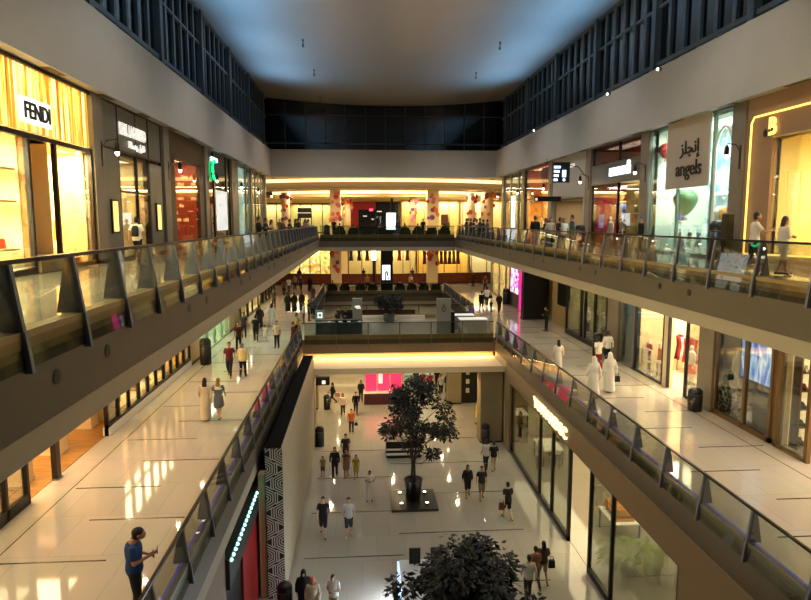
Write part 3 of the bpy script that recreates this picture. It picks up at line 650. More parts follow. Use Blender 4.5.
# ================================================================ ground floor, other side
t = thing('shopfront', 'dark ground floor shopfront with a canopy edged by turquoise lights over a red panel', 'shopfront', (-3.85, 20, 0))
part(L1, t, 'wall_panel', LF, (0, .3, -4, 17.2, 0, 4.75), (0, .3, 25.3, 26.3, 0, 4.7))
part(L1, t, 'canopy', mat('dark_green_grey', (46, 54, 48), .4), (-.12, .3, 17.2, 24.5, 3.4, 4.3))
TEAL = mat('turquoise_light', (170, 255, 240), .4, emit=(150, 250, 235), es=5)
b = MB()
for k in range(16): b.ball((-3.72, 17.4+.3*k, 4.2), .055, seg=8)
b.build('light_row', TEAL, t)
part(L1, t, 'black_panel', BLK, (.05, .3, 17.2, 19.6, 0, 3.4)); part(L1, t, 'black_panel', BLK, (.05, .3, 22.4, 25.3, 0, 4.7)); part(L1, t, 'pilaster', BEI, (-.35, -.12, 22.3, 22.7, 0, 4.7)); part(L1, t, 'red_panel', mat('deep_red_panel', (150, 16, 18), .45), (-.02, .2, 19.6, 22.3, 0, 3.4))
def hex_lines(b, x0, x1, y, z0, z1, step=.095, R=.66):
    k = 0; z = z0
    while z < z1+R:
        cx = x0 if k % 2 else x1
        for r in range(1, int(R/step)):
            rad = r*step; ps = [(cx+rad*math.cos(PI/6+PI/3*i), z+rad*math.sin(PI/6+PI/3*i)) for i in range(7)]
            for (xa, za), (xb, zb) in zip(ps, ps[1:]):
                n = 8
                for i in range(n):
                    fa, fb = i/n, (i+1)/n; xm, zm = xa+(xb-xa)*(fa+fb)/2, za+(zb-za)*(fa+fb)/2
                    if not (x0+.01 < xm < x1-.01 and z0+.01 < zm < z1-.01): continue
                    if any(math.hypot(xm-(x0 if q % 2 else x1), zm-(z0+q*.55)) < math.hypot(xm-cx, zm-z)-.001 for q in range(max(0, k-2), k+3) if q != k): continue
                    pa, pb = (xa+(xb-xa)*fa, za+(zb-za)*fa), (xa+(xb-xa)*fb, za+(zb-za)*fb)
                    L = math.hypot(pb[0]-pa[0], pb[1]-pa[1]); ux, uz = -(pb[1]-pa[1])/L*.019, (pb[0]-pa[0])/L*.019
                    b.prism([(pa[0]-ux, pa[1]-uz), (pb[0]-ux, pb[1]-uz), (pb[0]+ux, pb[1]+uz), (pa[0]+ux, pa[1]+uz)], 'y', y, y+.006)
        k += 1; z = z0+k*.55
t = thing('hoarding', 'tall boxed hoarding with a black and cream geometric line pattern on its end', 'hoarding', (-3.4, 25, 0))
MB().box(-3.45, -2.87, 22.3, 38.0, 0, 4.4).build('side_panel', mat('fine_grey_pattern', (176, 166, 142), .6, noise=.35, scale=22), t)
MB().box(-3.45, -2.9, 22.28, 38.0, 4.4, 5.72).build('top_panel', mat('matt_black', (10, 10, 10), .95, spec=.1), t)
MB().box(-3.45, -2.85, 22.2, 22.3, 0, 5.7).build('end_panel', mat('black_panel_paint', (18, 17, 16), .5), t)
b = MB(); hex_lines(b, -3.45, -2.85, 22.19, 0, 5.7); b.build('line_pattern', mat('cream_line', (210, 202, 184), .5), t)['kind'] = 'stuff'
MB().box(-2.87, -2.84, 22.25, 38.0, 4.4, 5.74).build('side_panel_upper', mat('fine_grey_pattern'), t)

# ---------------------------------------------------------------- the hall beyond the void
HW = mat('warm_cream_wall', (235, 208, 150), .6)
COVE = mat('cove_glow', (255, 235, 180), .5, emit=(255, 226, 160), es=1.8)
b = MB()
b.box(-14, 19, 86, 86.2, Z3, ZC); struct('wall_hall_top', b, HW)
struct('wall_hall_middle', MB().box(-14, 19, 86, 86.2, Z2, 11.02), HW)
struct('wall_hall_ground', MB().box(-14, 19, 60, 60.2, 0, 4.6), HW)
# dropped curved ceiling ring with two cove lines
def arc_band(r0, r1, z0, z1, m, name, cx=2.6, cy=96, a0=-1.0, a1=1.0, n=40):
    b = MB(); vs = []
    for i in range(n+1):
        q = a0+(a1-a0)*i/n
        for r, z in ((r0, z0), (r1, z0), (r1, z1), (r0, z1)): vs.append((cx+r*math.sin(q), cy-r*math.cos(q), z))
    fs = [(4*i+k, 4*i+(k+1) % 4, 4*i+4+(k+1) % 4, 4*i+4+k) for i in range(n) for k in range(4)]
    b.add(vs, fs, 0, False); return struct(name, b, m)
arc_band(26.2, 26.6, 17.92, 18.24, COVE, 'ceiling_cove_line', a0=-.55, a1=.55)
arc_band(12, 26, 17.3, 17.9, mat('taupe_ceiling', (150, 132, 104), .7), 'ceiling_ring', a0=-.9, a1=.9)
arc_band(19.5, 19.9, 16.98, 17.28, COVE, 'ceiling_cove_line', a0=-.75, a1=.75)
arc_band(10, 19.4, 16.6, 16.96, mat('cream_ceiling_ring', (220, 195, 145), .7), 'ceiling_ring', a0=-1.1, a1=1.1)
# wood-clad curved parapet of the middle floor
WOOD = mat('red_brown_veneer', (112, 48, 24), .35, noise=.3, scale=4, stretch=(1, 1, .2))
def parapet(pts, z0, z1, label):
    t = thing('curved_parapet', label, 'parapet', (pts[0][0], pts[0][1], z0))
    def band(za, zb, o):
        b = MB(); vs = []
        for x, y in pts: vs += [(x, y-o, za), (x, y+.15+o, za), (x, y+.15+o, zb), (x, y-o, zb)]
        n = len(pts)
        b.add(vs, [(4*i+k, 4*i+(k+1) % 4, 4*i+4+(k+1) % 4, 4*i+4+k) for i in range(n-1) for k in range(4)]+[(0, 3, 2, 1), (4*n-4, 4*n-3, 4*n-2, 4*n-1)]); return b
    band(z0, z1, 0).build('cladding', WOOD, t); band(z1, z1+.06, .04).build('coping', RAILM, t); band(z0, z0+.12, .02).build('skirting', DKFR, t)
parapet([(-12.5+k*1.2, 78.7-1.7*math.sin(PI*k/24)) for k in range(25)], Z2+.005, Z2+1.25, 'long curved red-brown veneer parapet across the middle floor hall')
parapet([(-3.4+i*.78, 50.9+.6*math.sin(PI*i/12)) for i in range(2, 11)], Z2+.005, Z2+.42, 'low curved brown veneer wall behind the potted bush on the crossing')
# columns with paper flowers
FLO = [mat('flower_red', (205, 70, 50), .6), mat('flower_purple', (120, 60, 110), .6), mat('flower_orange', (225, 120, 40), .6), mat('flower_pink', (210, 120, 130), .6)]
COLM = mat('column_stone', (222, 200, 160), .55)
def column(x, y, r, z0, z1, label, sq=False, seed=1, flowers=True):
    t = thing('flowered_column' if flowers else 'column', label, 'column', (x, y, z0))
    if sq: MB().box(x-r, x+r, y-r, y+r, z0, z1).build('shaft', COLM, t)
    else: MB().lathe([(r, 0), (r, z1-z0)], (x, y, z0), 24).build('shaft', COLM, t)
    MB().lathe([(r*1.15, 0), (r*1.15, .2), (r*1.02, .25)], (x, y, z0), 24).build('base_ring', KERB, t)
    if not flowers: return
    rr = random.Random(seed)
    for k in range(12):
        q = -PI*rr.random(); zz = z1-.4-(z1-z0)*.6*rr.random()**1.5; rad = .16+.14*rr.random()
        b = MB()
        ex = r*1.04 if not sq else r*1.05
        cx, cy = (x+ex*math.cos(q), y+ex*math.sin(q)) if not sq else (x+r*(2*rr.random()-1), y-r-.05)
        for p in range(6):
            a = 2*PI*p/6; b.ball((cx+rad*.6*math.cos(a), cy-.02, zz+rad*.6*math.sin(a)), rad*.5, 1, .35, 1, 6)
        b.build('paper_flower', FLO[rr.randrange(4)], t)
cz = 17.3
column(-2.85, 76, .62, Z3, cz, 'square column with red paper flowers left of the crimson shop on the top floor', True, 1)
column(8.55, 76, .68, Z3, cz, 'square column with pink paper flowers beside the bright yellow shop, top floor', True, 2)
column(6.4, 78, .4, Z3, 16.6, 'slim round column behind the square flowered one, top floor', False, 3)
column(-1.5, 79, .38, Z3, 16.6, 'slim round column close to the crimson shop wall, top floor', False, 4)
column(13.2, 76, .48, Z3, 17.0, 'round flowered column behind the group leaning on the rail, top floor', False, 5)
column(15.2, 76.5, .75, Z3, 17.2, 'thick round flowered column nearest the lit poster shop, top floor', False, 6)
column(-8.6, 76, .5, Z3, 17.0, 'round flowered column near the beige shops at the far end of the top floor', False, 7)
column(-2.85, 76, .6, Z2, 11, 'square flowered column rising through the middle floor before the yellow shop', True, 8)
column(8.55, 76, .62, Z2, 11, 'square flowered column on the middle floor beside the dresses window', True, 9)
# far shops, top floor and middle floor
def far_shop(x0, x1, z0, z1, rgb, power, label, back=None, y=84.0, mull=3, fm=None, es=0):
    t = thing('shopfront', label, 'shopfront', ((x0+x1)/2, y, z0))
    b = MB(); w = (x1-x0)/mull; fm = fm or DKFR
    for k in range(mull+1): b.box(x0+k*w-.05, x0+k*w+.05, y, y+.1, z0, z1)
    b.box(x0, x1, y, y+.1, z1-.12, z1); b.box(x0, x1, y, y+.1, z0, z0+.1); b.build('frame', fm, t)
    MB().box(x0, x1, y+.12, y+.13, z0+.1, z1-.12).build('glass_pane', GL2, t)
    MB().box(x0+.05, x1-.05, y+1.7, y+1.75, z0, z1).build('back_panel', back or mat('far_wall_%d_%d_%d' % rgb, rgb, .6), t)
    area('shop_light', ((x0+x1)/2, y+1.0, z1-.15), (0, 0, 0), (x1-x0)*.8, .8, power, WARM2)
    return t
far_shop(-13.5, -9.3, Z3, 16, (225, 205, 140), 200, 'pale yellow shop glazing at the far corner of the top floor hall')
far_shop(-9.1, -3.4, Z3, 16, (215, 200, 125), 300, 'yellow-green lit shop with dark poster squares, far end of the top floor', mull=4)
t = thing('poster', 'dark square picture panels in the yellow-green lit shop', 'poster', (-7.2, 83.8, 14)); MB().box(-8.0, -6.3, 83.85, 84.0, 14.1, 15.4).build('panel', BLK, t); MB().box(-8.0, -6.3, 83.83, 83.85, 14.72, 14.8).build('strip', SILV, t)
far_shop(-3.2, -1.2, Z3, 16, (225, 205, 140), 120, 'narrow yellow lit shop bay behind the square flowered column', mull=2)
t = far_shop(-1.1, 5.2, Z3, 16.2, (22, 16, 18), 12, 'dark shop entrance framed in crimson with small lit signs', mull=2, fm=BLK)
MB().box(-1.15, -.2, 83.7, 83.9, Z3, 16.2).box(-.2, 2.0, 83.7, 83.9, 15.2, 16.2).build('crimson_panel', mat('crimson_panel', (140, 20, 26), .5, emit=(140, 20, 26), es=.15), t)
MB().box(1.2, 1.7, 83.6, 83.7, 15.0, 15.3).build('pink_sign', mat('pink_sign', (255, 90, 130), .5, emit=(255, 90, 130), es=1.5), t)
for i, (x, z, w) in enumerate(((.4, 14.3, .5), (1.5, 13.9, .3), (2.2, 14.9, .6), (2.3, 13.0, .5), (4.2, 14.6, .5))): MB().box(x, x+w, 83.6, 83.7, z, z+.12).build('lit_sign', SILV, t)
far_shop(5.4, 9.9, Z3, 16.4, (250, 215, 120), 420, 'bright yellow shop at the end of the top floor with a light strip', mull=3, fm=CREAM)
far_shop(10.1, 13.2, Z3, 16.4, (250, 215, 130), 320, 'bright yellow shop with a small dark poster and a white window, far end', mull=2, fm=CREAM)
MB_ = MB().box(10.6, 11.5, 83.8, 84.11, 13.2, 14.6); tag(rootify(MB_.build('poster', mat('poster_dark', (120, 70, 60), .6)), (11, 83.85, 13.2)), 'dark red picture on the bright yellow far shop', 'poster')
far_shop(13.4, 19, Z3, 16.4, (255, 225, 160), 420, 'glowing cream shop behind the thick round column, top floor', mull=3, fm=CREAM)
SPARK = grad_mat('gold_goods_painted_glow', 'voronoi', scale=2.4, es=.55, cols=[(0, (255, 235, 150)), (.45, (250, 205, 100)), (.75, (190, 120, 40)), (.95, (255, 250, 220))])  # lamplight and sparkle of the shop are put into this panel colour
far_shop(-10.5, -2.6, Z2, 10.4, (250, 215, 120), 420, 'sparkling golden shop window on the middle floor behind the parapet', back=SPARK, mull=6)
far_shop(-1.6, 7.4, Z2, 10.4, (245, 215, 140), 400, 'long yellow-lit clothes shop behind the parapet on the middle floor', mull=5)
far_shop(7.6, 14.5, Z2, 10.4, (255, 200, 90), 420, 'orange-yellow dress shop window behind the parapet on the middle floor', mull=4)
far_shop(14.7, 18.8, Z2, 10.4, (240, 220, 170), 260, 'cream shop in the far corner of the middle floor', mull=2)
DR = [mat('garment_maroon', (90, 22, 26), .7), mat('garment_red', (175, 40, 35), .7), mat('garment_dark', (40, 30, 34), .7), mat('garment_olive', (90, 100, 50), .7), mat('garment_white', (225, 220, 210), .7), mat('garment_coral', (225, 110, 80), .7)]
def garment(x, y, z, h, m, w=.5, face='y'):
    """a hanging garment: shoulders, waist and flared hem, softly folded"""
    vs = []; n = 10; prof = [(1, .30), (.97, .48), (.80, .42), (.58, .36), (.30, .46), (0, .56)]
    for fz, ww in prof:
        for i in range(n):
            q = 2*PI*i/n; rx = ww*w*(1+.06*math.sin(3*q)); ry = .10+.04*math.sin(5*q)*(1-fz)
            dx, dy = rx*math.cos(q), ry*math.sin(q)
            vs.append((x+dx, y+dy, z+fz*h) if face == 'y' else (x+dy, y+dx, z+fz*h))
    fs = [(r*n+i, r*n+(i+1) % n, (r+1)*n+(i+1) % n, (r+1)*n+i) for r in range(len(prof)-1) for i in range(n)]
    fs += [tuple(range(n)), tuple((len(prof)-1)*n+i for i in range(n))]
    return MB().add(vs, fs, 0, True).build('garment', m)
rr = random.Random(5); ORD = ('first', 'second', 'third', 'fourth', 'fifth', 'sixth', 'seventh', 'eighth', 'ninth')
cn = ['maroon', 'red', 'dark', 'olive', 'white', 'coral']
for k in range(9):
    i = (0, 2, 0, 1, 2, 0, 2, 3, 0)[k]
    o = rootify(garment(8.4+.55*k, 83.5, 8.1, 1.7, DR[i]), (8.4+.55*k, 83.5, 8.1)); tag(o, cn[i]+' dress, '+ORD[k]+' from the flowered column, in the orange-yellow window', 'dress', 'dresses in the far dress shop window')
for k in range(8):
    x = -1.2+1.05*k; i = rr.randrange(4)
    o = rootify(garment(x, 83.4, 8.6, 1.4, DR[i]), (x, 83.4, 8.6)); tag(o, cn[i]+' coat, '+ORD[k]+' along the rail of the long yellow-lit shop', 'coat', 'clothes in the long yellow-lit shop')
for x0, x1, z, nm in ((8.2, 13.1, 9.85, 'orange-yellow dress window'), (-1.5, 6.5, 10.05, 'long yellow-lit shop')):
    t = thing('clothes_rail', 'thin black clothes rail in the '+nm, 'clothes rail', ((x0+x1)/2, 83.5, Z2))
    yy = 83.5 if x0 > 0 else 83.4
    MB().tube([(x0, yy, z), (x1, yy, z)], .03, 6).build('rail', BLK, t)
    for x in (x0, x1): MB().tube([(x, yy, Z2), (x, yy, z)], .03, 6).build('post', BLK, t)
# tall black totem on the middle floor cafe deck
t = thing('advertising_totem', 'tall black advertising totem with a glowing white figure on the middle floor', 'sign', (2.95, 69.2, Z2))
MB().box(2.2, 3.5, 69.0, 69.5, Z2, 10.7).build('casing', BLK, t)
sc_ = mat('white_figure_light', (240, 250, 255), .5, emit=(240, 250, 255), es=2.2)
MB().box(2.35, 3.2, 68.96, 69.0, 7.4, 9.0).build('lit_panel', sc_, t)
b = MB(); b.box(2.6, 2.75, 68.94, 68.96, 7.4, 8.3); b.prism([(2.75, 8.3), (3.0, 7.4), (3.1, 7.4), (2.9, 8.6)], 'y', 68.94, 68.96); b.build('figure', BLK, t)
t = thing('light_box', 'small white lit box on a dark post just behind the black totem', 'sign', (1.6, 74, Z2)); MB().box(1.25, 1.85, 74, 74.2, 9.2, 10.5).build('lit_panel', sc_, t); MB().box(1.4, 1.7, 74.05, 74.2, Z2, 9.2).box(1.2, 1.9, 74.2, 74.25, 9.1, 10.6).build('post', BLK, t)
t = thing('advertising_totem', 'black totem with a white walking figure on the top floor cafe deck', 'sign', (3.2, 62.5, Z3)); MB().box(3.0, 3.2, 62.5, 62.8, Z3, 15.9).box(2.5, 3.0, 62.6, 62.8, Z3, 14.2).build('casing', BLK, t)
MB().box(2.55, 3.45, 62.4, 62.48, 12.9, 14.5).build('lit_panel', sc_, t)
# ---------------------------------------------------------------- cafe armchairs
SEATG = mat('dark_olive_fabric', (56, 60, 40), .8, noise=.2, scale=12)
def armchair(label, group, loc, rz):
    t = thing('armchair', label, 'armchair', loc, rz, group)
    MB().box(-.42, .42, -.36, .36, .22, .46).build('seat', SEATG, t, world=False)
    MB().prism([(.30, .40), (.44, .40), (.50, .92), (.38, .92)], 'x', -.42, .42).build('backrest', SEATG, t, world=False)
    for s in (-1, 1): MB().box(s*.42, s*.54, -.36, .44, .2, .66).build('armrest', SEATG, t, world=False)
    for sx in (-1, 1):
        for sy in (-1, 1): MB().box(sx*.40-.025, sx*.40+.025, sy*.28-.025, sy*.28+.025, 0, .22).build('leg', DKFR, t, world=False)
    return t
P0 = None
for row, (yy, zz, xs, lab, g) in enumerate(((68.6, Z2, [-3.0, -1.7, .0, 1.3, 4.2, 5.5, 6.8, 8.1], '%s dark olive armchair of the middle floor cafe row, counted from the black abayas', 'armchairs of the middle floor cafe'), (60.6, Z3, [-1.9, -.6, .7, 1.95, 4.2, 5.45, 6.7, 7.95], '%s dark olive armchair of the top floor cafe row, counted from the square flowered column', 'armchairs of the top floor cafe'))):
    for k, x in enumerate(xs):
        rz = PI; orow = ('first', 'second', 'third', 'fourth', 'fifth', 'sixth', 'seventh', 'eighth')[k]
        if P0 is None: P0 = armchair(lab, g, (x, yy, zz+.002), rz); o = P0
        else: o = copy_tree(P0); o.location = (x, yy, zz+.002); o.rotation_euler = (0, 0, rz)
        o['label'] = lab % orow; o['group'] = g
def cafe_table(label, group, loc):
    t = thing('cafe_table', label, 'table', loc, 0, group)
    MB().lathe([(.3, .72), (.31, .74), (.3, .76)], (0, 0, 0), 20).build('table_top', WHITE, t, world=False); MB().tube([(0, 0, .02), (0, 0, .72)], .03, 8).build('stem', DKFR, t, world=False); MB().lathe([(.22, 0), (.2, .03)], (0, 0, 0), 16).build('base', DKFR, t, world=False); return t
T0 = cafe_table('small round white table among the olive armchairs, middle floor cafe', 'cafe tables of the middle floor', (-.9, 68.7, Z2+.002))
for x in (2.0 if False else -.95, 6.0, 4.9):
    if x == -.95: continue
    o = copy_tree(T0); o.location = (x, 69.9, Z2+.002); o['label'] = 'small round white table in front of the '+('sixth' if x < 5.5 else 'seventh')+' olive armchair'
# ---------------------------------------------------------------- kiosks on the crossing
KG = mat('kiosk_grey', (132, 132, 128), .45); KGL = glass_mat('display_case_glass', (225, 235, 238), .14)
t = thing('display_kiosk', 'glass display kiosk with a tall grey logo panel and an icon screen', 'kiosk', (-1.4, 43.3, Z2))
MB().box(-3.0, .05, 42.2, 42.25, Z2+.12, Z2+1.05).box(-3.0, -2.95, 42.2, 44.5, Z2+.12, Z2+1.05).build('glass_case', KGL, t)
MB().box(-3.05, .1, 42.15, 42.8, Z2+1.05, Z2+1.1).box(-3.05, .1, 42.15, 44.6, Z2, Z2+.12).build('counter_top', DKFR, t)
MB().box(-2.95, .05, 42.45, 42.6, Z2+.12, Z2+.85).build('counter_body', KG, t)
MB().box(-.55, .1, 42.4, 42.7, Z2+.12, Z2+2.5).build('logo_panel', KG, t)
MB().box(-.4, -.05, 42.37, 42.4, Z2+1.9, Z2+2.02).box(-.3, .0, 42.37, 42.4, Z2+1.83, Z2+1.9).build('logo', SILV, t)
MB().box(-3.0, -2.4, 42.25, 42.4, Z2+1.1, Z2+1.75).build('icon_screen', mat('dim_screen', (90, 110, 110), .3, emit=(90, 120, 120), es=.3), t)
MB().box(-2.85, -2.55, 42.22, 42.25, Z2+1.25, Z2+1.33).box(-2.85, -2.78, 42.22, 42.25, Z2+1.25, Z2+1.6).box(-2.62, -2.55, 42.22, 42.25, Z2+1.25, Z2+1.6).box(-2.85, -2.55, 42.22, 42.25, Z2+1.53, Z2+1.6).build('icon', SILV, t)
for x in (-2.2, -1.5, -.9, -.2): MB().box(x, x+.22, 42.3, 42.4, Z2+.95, Z2+1.0).build('case_light', SILV, t)
t = thing('counter_kiosk', 'white-topped kiosk counter with a tall grey panel bearing a small drop symbol', 'kiosk', (6.5, 43.3, Z2))
MB().box(5.1, 6.05, 42.3, 42.6, Z2, Z2+2.45).build('logo_panel', KG, t)
MB().box(6.05, 6.35, 42.6, 43.8, Z2, Z2+1.5).build('side_panel', BLK, t)
MB().box(6.7, 8.5, 42.3, 43.1, Z2, Z2+1.0).build('counter_body', mat('kiosk_pale_grey', (165, 162, 155), .5), t)
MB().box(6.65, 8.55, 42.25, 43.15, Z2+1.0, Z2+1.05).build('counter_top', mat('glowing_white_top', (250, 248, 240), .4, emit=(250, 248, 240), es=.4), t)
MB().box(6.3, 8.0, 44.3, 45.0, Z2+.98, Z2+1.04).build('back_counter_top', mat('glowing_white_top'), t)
MB().box(6.35, 8.0, 44.35, 44.95, Z2, Z2+.98).build('back_counter', KG, t)
b = MB(); b.tube([(5.57+.13*math.cos(q), 42.28, Z2+1.75+.15*math.sin(q)) for q in [2*PI*i/12 for i in range(13)]], .025, 6); b.tube([(5.57, 42.28, Z2+1.9), (5.57, 42.28, Z2+2.1)], .03, 6); b.build('drop_symbol', INK, t)
struct('trim_12', MB().box(-.2, 5.0, 49.2, 49.6, Z2, Z2+.3), mat('white_ledge', (235, 225, 200), .5))
# ---------------------------------------------------------------- plants
LEAF = mat('ficus_leaf', (15, 20, 11), .55, noise=.5, scale=3); BARK = mat('bark', (74, 58, 44), .8, noise=.4, scale=8); POT = mat('black_pot', (14, 14, 13), .35)
def foliage(centres, n, size, rnd, droop=.3):
    b = MB(); vs = []; fs = []
    for _ in range(n):
        c, r = centres[rnd.randrange(len(centres))]
        q = 2*PI*rnd.random(); w = math.acos(2*rnd.random()-1); rr_ = r*rnd.random()**.45
        p = Vector(c)+Vector((math.sin(w)*math.cos(q), math.sin(w)*math.sin(q), math.cos(w)*.85))*rr_
        d = Vector((math.cos(q)+rnd.uniform(-.6, .6), math.sin(q)+rnd.uniform(-.6, .6), rnd.uniform(-1, .5)-droop)).normalized()
        u = d.cross(Vector((rnd.uniform(-1, 1), rnd.uniform(-1, 1), 1))).normalized()*size*.24; L = size*rnd.uniform(.7, 1.2)
        nn = d.cross(u).normalized()*size*.06
        o = len(vs); vs += [p, p+d*L*.5+u+nn, p+d*L, p+d*L*.5-u+nn]; fs.append((o, o+1, o+2, o+3))
    b.add(vs, fs, 0); return b
def ficus(x, y, label, seed, w=2.2, ztop=6.0, zlow=2.4):
    rnd = random.Random(seed); t = thing('potted_ficus', label, 'tree', (x, y, .12))
    MB().lathe([(.30, 0), (.36, .1), (.44, .98), (.47, 1.0), (.47, 1.05), (.41, 1.05), (.38, .95)], (x, y, .13), 24).build('pot', POT, t)
    tr = MB(); cs = []
    for s in (-1, 1): tr.tube([(x+s*.07, y, 1.1), (x+s*.05, y+.04, 1.9), (x+s*.12, y, 2.7), (x+s*.2, y, 3.6)], .06, 8, r1=.035)
    for k in range(26):
        q = 2*PI*k/26*5+rnd.random(); z = zlow+(ztop-zlow)*rnd.random()**.8; f = (z-zlow)/(ztop-zlow)
        R = w*(.62+.55*math.sin(PI*min(1, f*1.05))**.8)*(1-.38*max(0, f-.45)/.55)*rnd.uniform(.5, 1)
        p = (x+R*math.cos(q)*.8, y+R*math.sin(q)*.8, z); cs.append((p, .34+.22*rnd.random()))
        tr.tube([(x, y, max(2.0, z-1.6)), (x+R*.35*math.cos(q), y+R*.35*math.sin(q), z-.6), p], .03, 5, r1=.01)
    for k in range(6): cs.append(((x+rnd.uniform(-.3, .3), y, zlow+.5+k*(ztop-zlow-.9)/5), .55))
    tr.build('trunk', BARK, t); foliage(cs, 4800, .22, rnd).build('foliage', LEAF, t); return t
TR1 = (2.5, 30.0); TR2 = (2.75, 15.6)
ficus(*TR1, 'tall dark ficus in a black pot standing on the lit dark plinth', 11)
ficus(*TR2, 'ficus crown nearest the visitor over the glowing ground floor display', 23, w=2.0, ztop=5.15, zlow=2.9)
UPL = mat('uplight_lens', (255, 240, 210), .4, emit=(255, 236, 200), es=9)
def plinth(x, y, label):
    t = thing('tree_plinth', label, 'plinth', (x, y, 0))
    MB().box(x-1.12, x+1.12, y-1.15, y+1.15, 0, .12).build('slab', mat('dark_bronze_slab', (44, 38, 30), .35), t)
    for sx in (-1, 1):
        for sy in (-1, 1):
            u = MB().lathe([(.09, 0), (.1, .1)], (x+sx*.62, y+sy*.62, .121), 12).build('uplight', BLK, t); MB().lathe([(.08, .1), (.06, .115)], (x+sx*.62, y+sy*.62, .121), 12).build('lens', UPL, u)
            spot('tree_uplight', (x+sx*.62, y+sy*.62, .26), 16, WARM2, 90, .06, (PI, 0, 0))
plinth(*TR1, 'square dark plinth with four small uplights under the tall ficus'); plinth(*TR2, 'square dark plinth of the nearest ficus with four small uplights')
def bush(x, y, z, label, seed, r=.75):
    rnd = random.Random(seed); t = thing('potted_bush', label, 'plant', (x, y, z)); MB().lathe([(.3, 0), (.42, .1), (.45, .6), (.4, .6)], (x, y, z), 20).build('pot', mat('dull_grey_pot', (90, 88, 80), .5), t)
    tr = MB(); cs = []
    for k in range(9):
        q = 2*PI*k/9; p = (x+r*.75*math.cos(q), y+r*.75*math.sin(q), z+1.3+.25*(k % 3)); cs.append((p, .4)); tr.tube([(x, y, z+.55), p], .03, 5, r1=.01)
    cs.append(((x, y, z+1.5), .5)); tr.build('stems', BARK, t); foliage(cs, 1500, .24, rnd).build('foliage', LEAF, t)
bush(2.15, 48.2, Z2+.003, 'potted leafy bush in the middle of the crossing between the two kiosks', 5, r=.95)
PALM = mat('palm_leaf', (112, 136, 48), .5, noise=.3, scale=4)
def palm(x, y, z, label, seed, s=1):
    rnd = random.Random(seed); t = thing('potted_palm', label, 'plant', (x, y, z))
    MB().lathe([(.2*s, 0), (.28*s, .1*s), (.32*s, .5*s), (.28*s, .5*s)], (x, y, z), 18).build('pot', mat('pale_pot', (200, 196, 186), .4), t)
    for k in range(15):
        q = 2*PI*k/15+rnd.random()*.3; L = (1.0+.4*rnd.random())*s; up = (.9+.7*rnd.random())*s; b = MB(); pts = []
        for i in range(9):
            f = i/8; pts.append(Vector((x+L*f*math.cos(q), y+L*f*math.sin(q), z+.45*s+up*(1.6*f-1.35*f*f))))
        b.tube(pts, .012*s, 4, r1=.004)
        for i in range(1, 9):
            for sd in (-1, 1):
                for h in (0, .5):
                    p = pts[i].lerp(pts[i-1], h); d = Vector((-math.sin(q)*sd, math.cos(q)*sd, -.35)).normalized(); fw = (pts[i]-pts[i-1]).normalized(); l = .34*s*math.sin(PI*(i-h)/9)**.6+.05
                    b.add([p, p+(d+fw*.5)*l*.5+Vector((0, 0, .02)), p+(d+fw*.9)*l, p+(d*.8+fw*.9)*l*.5-fw*.03], [(0, 1, 2, 3)], 0)
        b.build('frond', PALM, t)
palm(10.4, 22.9, .02, 'bright green potted palm behind the ground floor shop window', 2, 1.02)
palm(11.7, 19.6, .02, 'smaller palm half hidden behind the bigger one in the ground floor shop', 3, .8)
palm(12.3, 38.6, .02, 'potted palm inside the long ground floor shop window', 4, 1.3)
# ---------------------------------------------------------------- litter bins
def litter_bin(x, y, z, label, r=.27, h=1.25):
    t = thing('litter_bin', label, 'bin', (x, y, z))
    MB().lathe([(r*.92, 0), (r, .05), (r, h*.72)], (x, y, z), 20).build('body', BLK, t)
    MB().lathe([(r, h*.72), (r*1.02, h*.76), (r*.95, h*.9), (r*.6, h*.98), (.02, h)], (x, y, z), 20).build('lid', BLK, t)
    MB().lathe([(r*1.01, h*.73), (r*1.03, h*.75)], (x, y, z), 20).build('rim', GREYM, t)
litter_bin(-2.57, 38.22, .003, 'black rounded bin at the foot of the square khaki pier')
litter_bin(7.65, 38.03, .003, 'black rounded bin before the broad khaki pier under the crossing')
litter_bin(-2.54, 46.03, .003, 'black bin further under the crossing beside the pale pier', .24, 1.1)
litter_bin(-2.75, 21.3, .003, 'black bin standing at the end of the patterned hoarding', .27, 1.15)
litter_bin(-8.3, 34.3, Z2+.003, 'black rounded bin against the broad beige pier, middle floor', .3, 1.45)
litter_bin(13.45, 24.3, Z2+.003, 'small black bin in front of the grey stone pier, middle floor', .28, .95)
litter_bin(13.4, 34.9, Z2+.003, 'tall black bin behind the couple in white shirts', .28, 1.35)
litter_bin(13.4, 57.9, Z2+.003, 'black rounded bin beside the violet mosaic screen', .3, 1.5)
litter_bin(13.9, 24.1, Z3+.003, 'black round-topped bin in front of the pier by the couple', .37, 1.55)
litter_bin(13.9, 39.9, Z3+.003, 'black round-topped bin by the granite-fronted shop pier', .32, 1.3)
litter_bin(-3.1, 60.4, Z3+.003, 'black bin at the corner of the top floor cafe', .3, 1.2)
t = thing('post_box', 'dark slim post standing behind the top floor balustrade by the balloons', 'post', (9.75, 16.45, Z3)); MB().box(9.65, 9.87, 16.4, 16.6, Z3, 13.9).build('body', BLK, t); MB().box(9.66, 9.86, 16.41, 16.59, 13.9, 13.93).build('cap', GREYM, t)
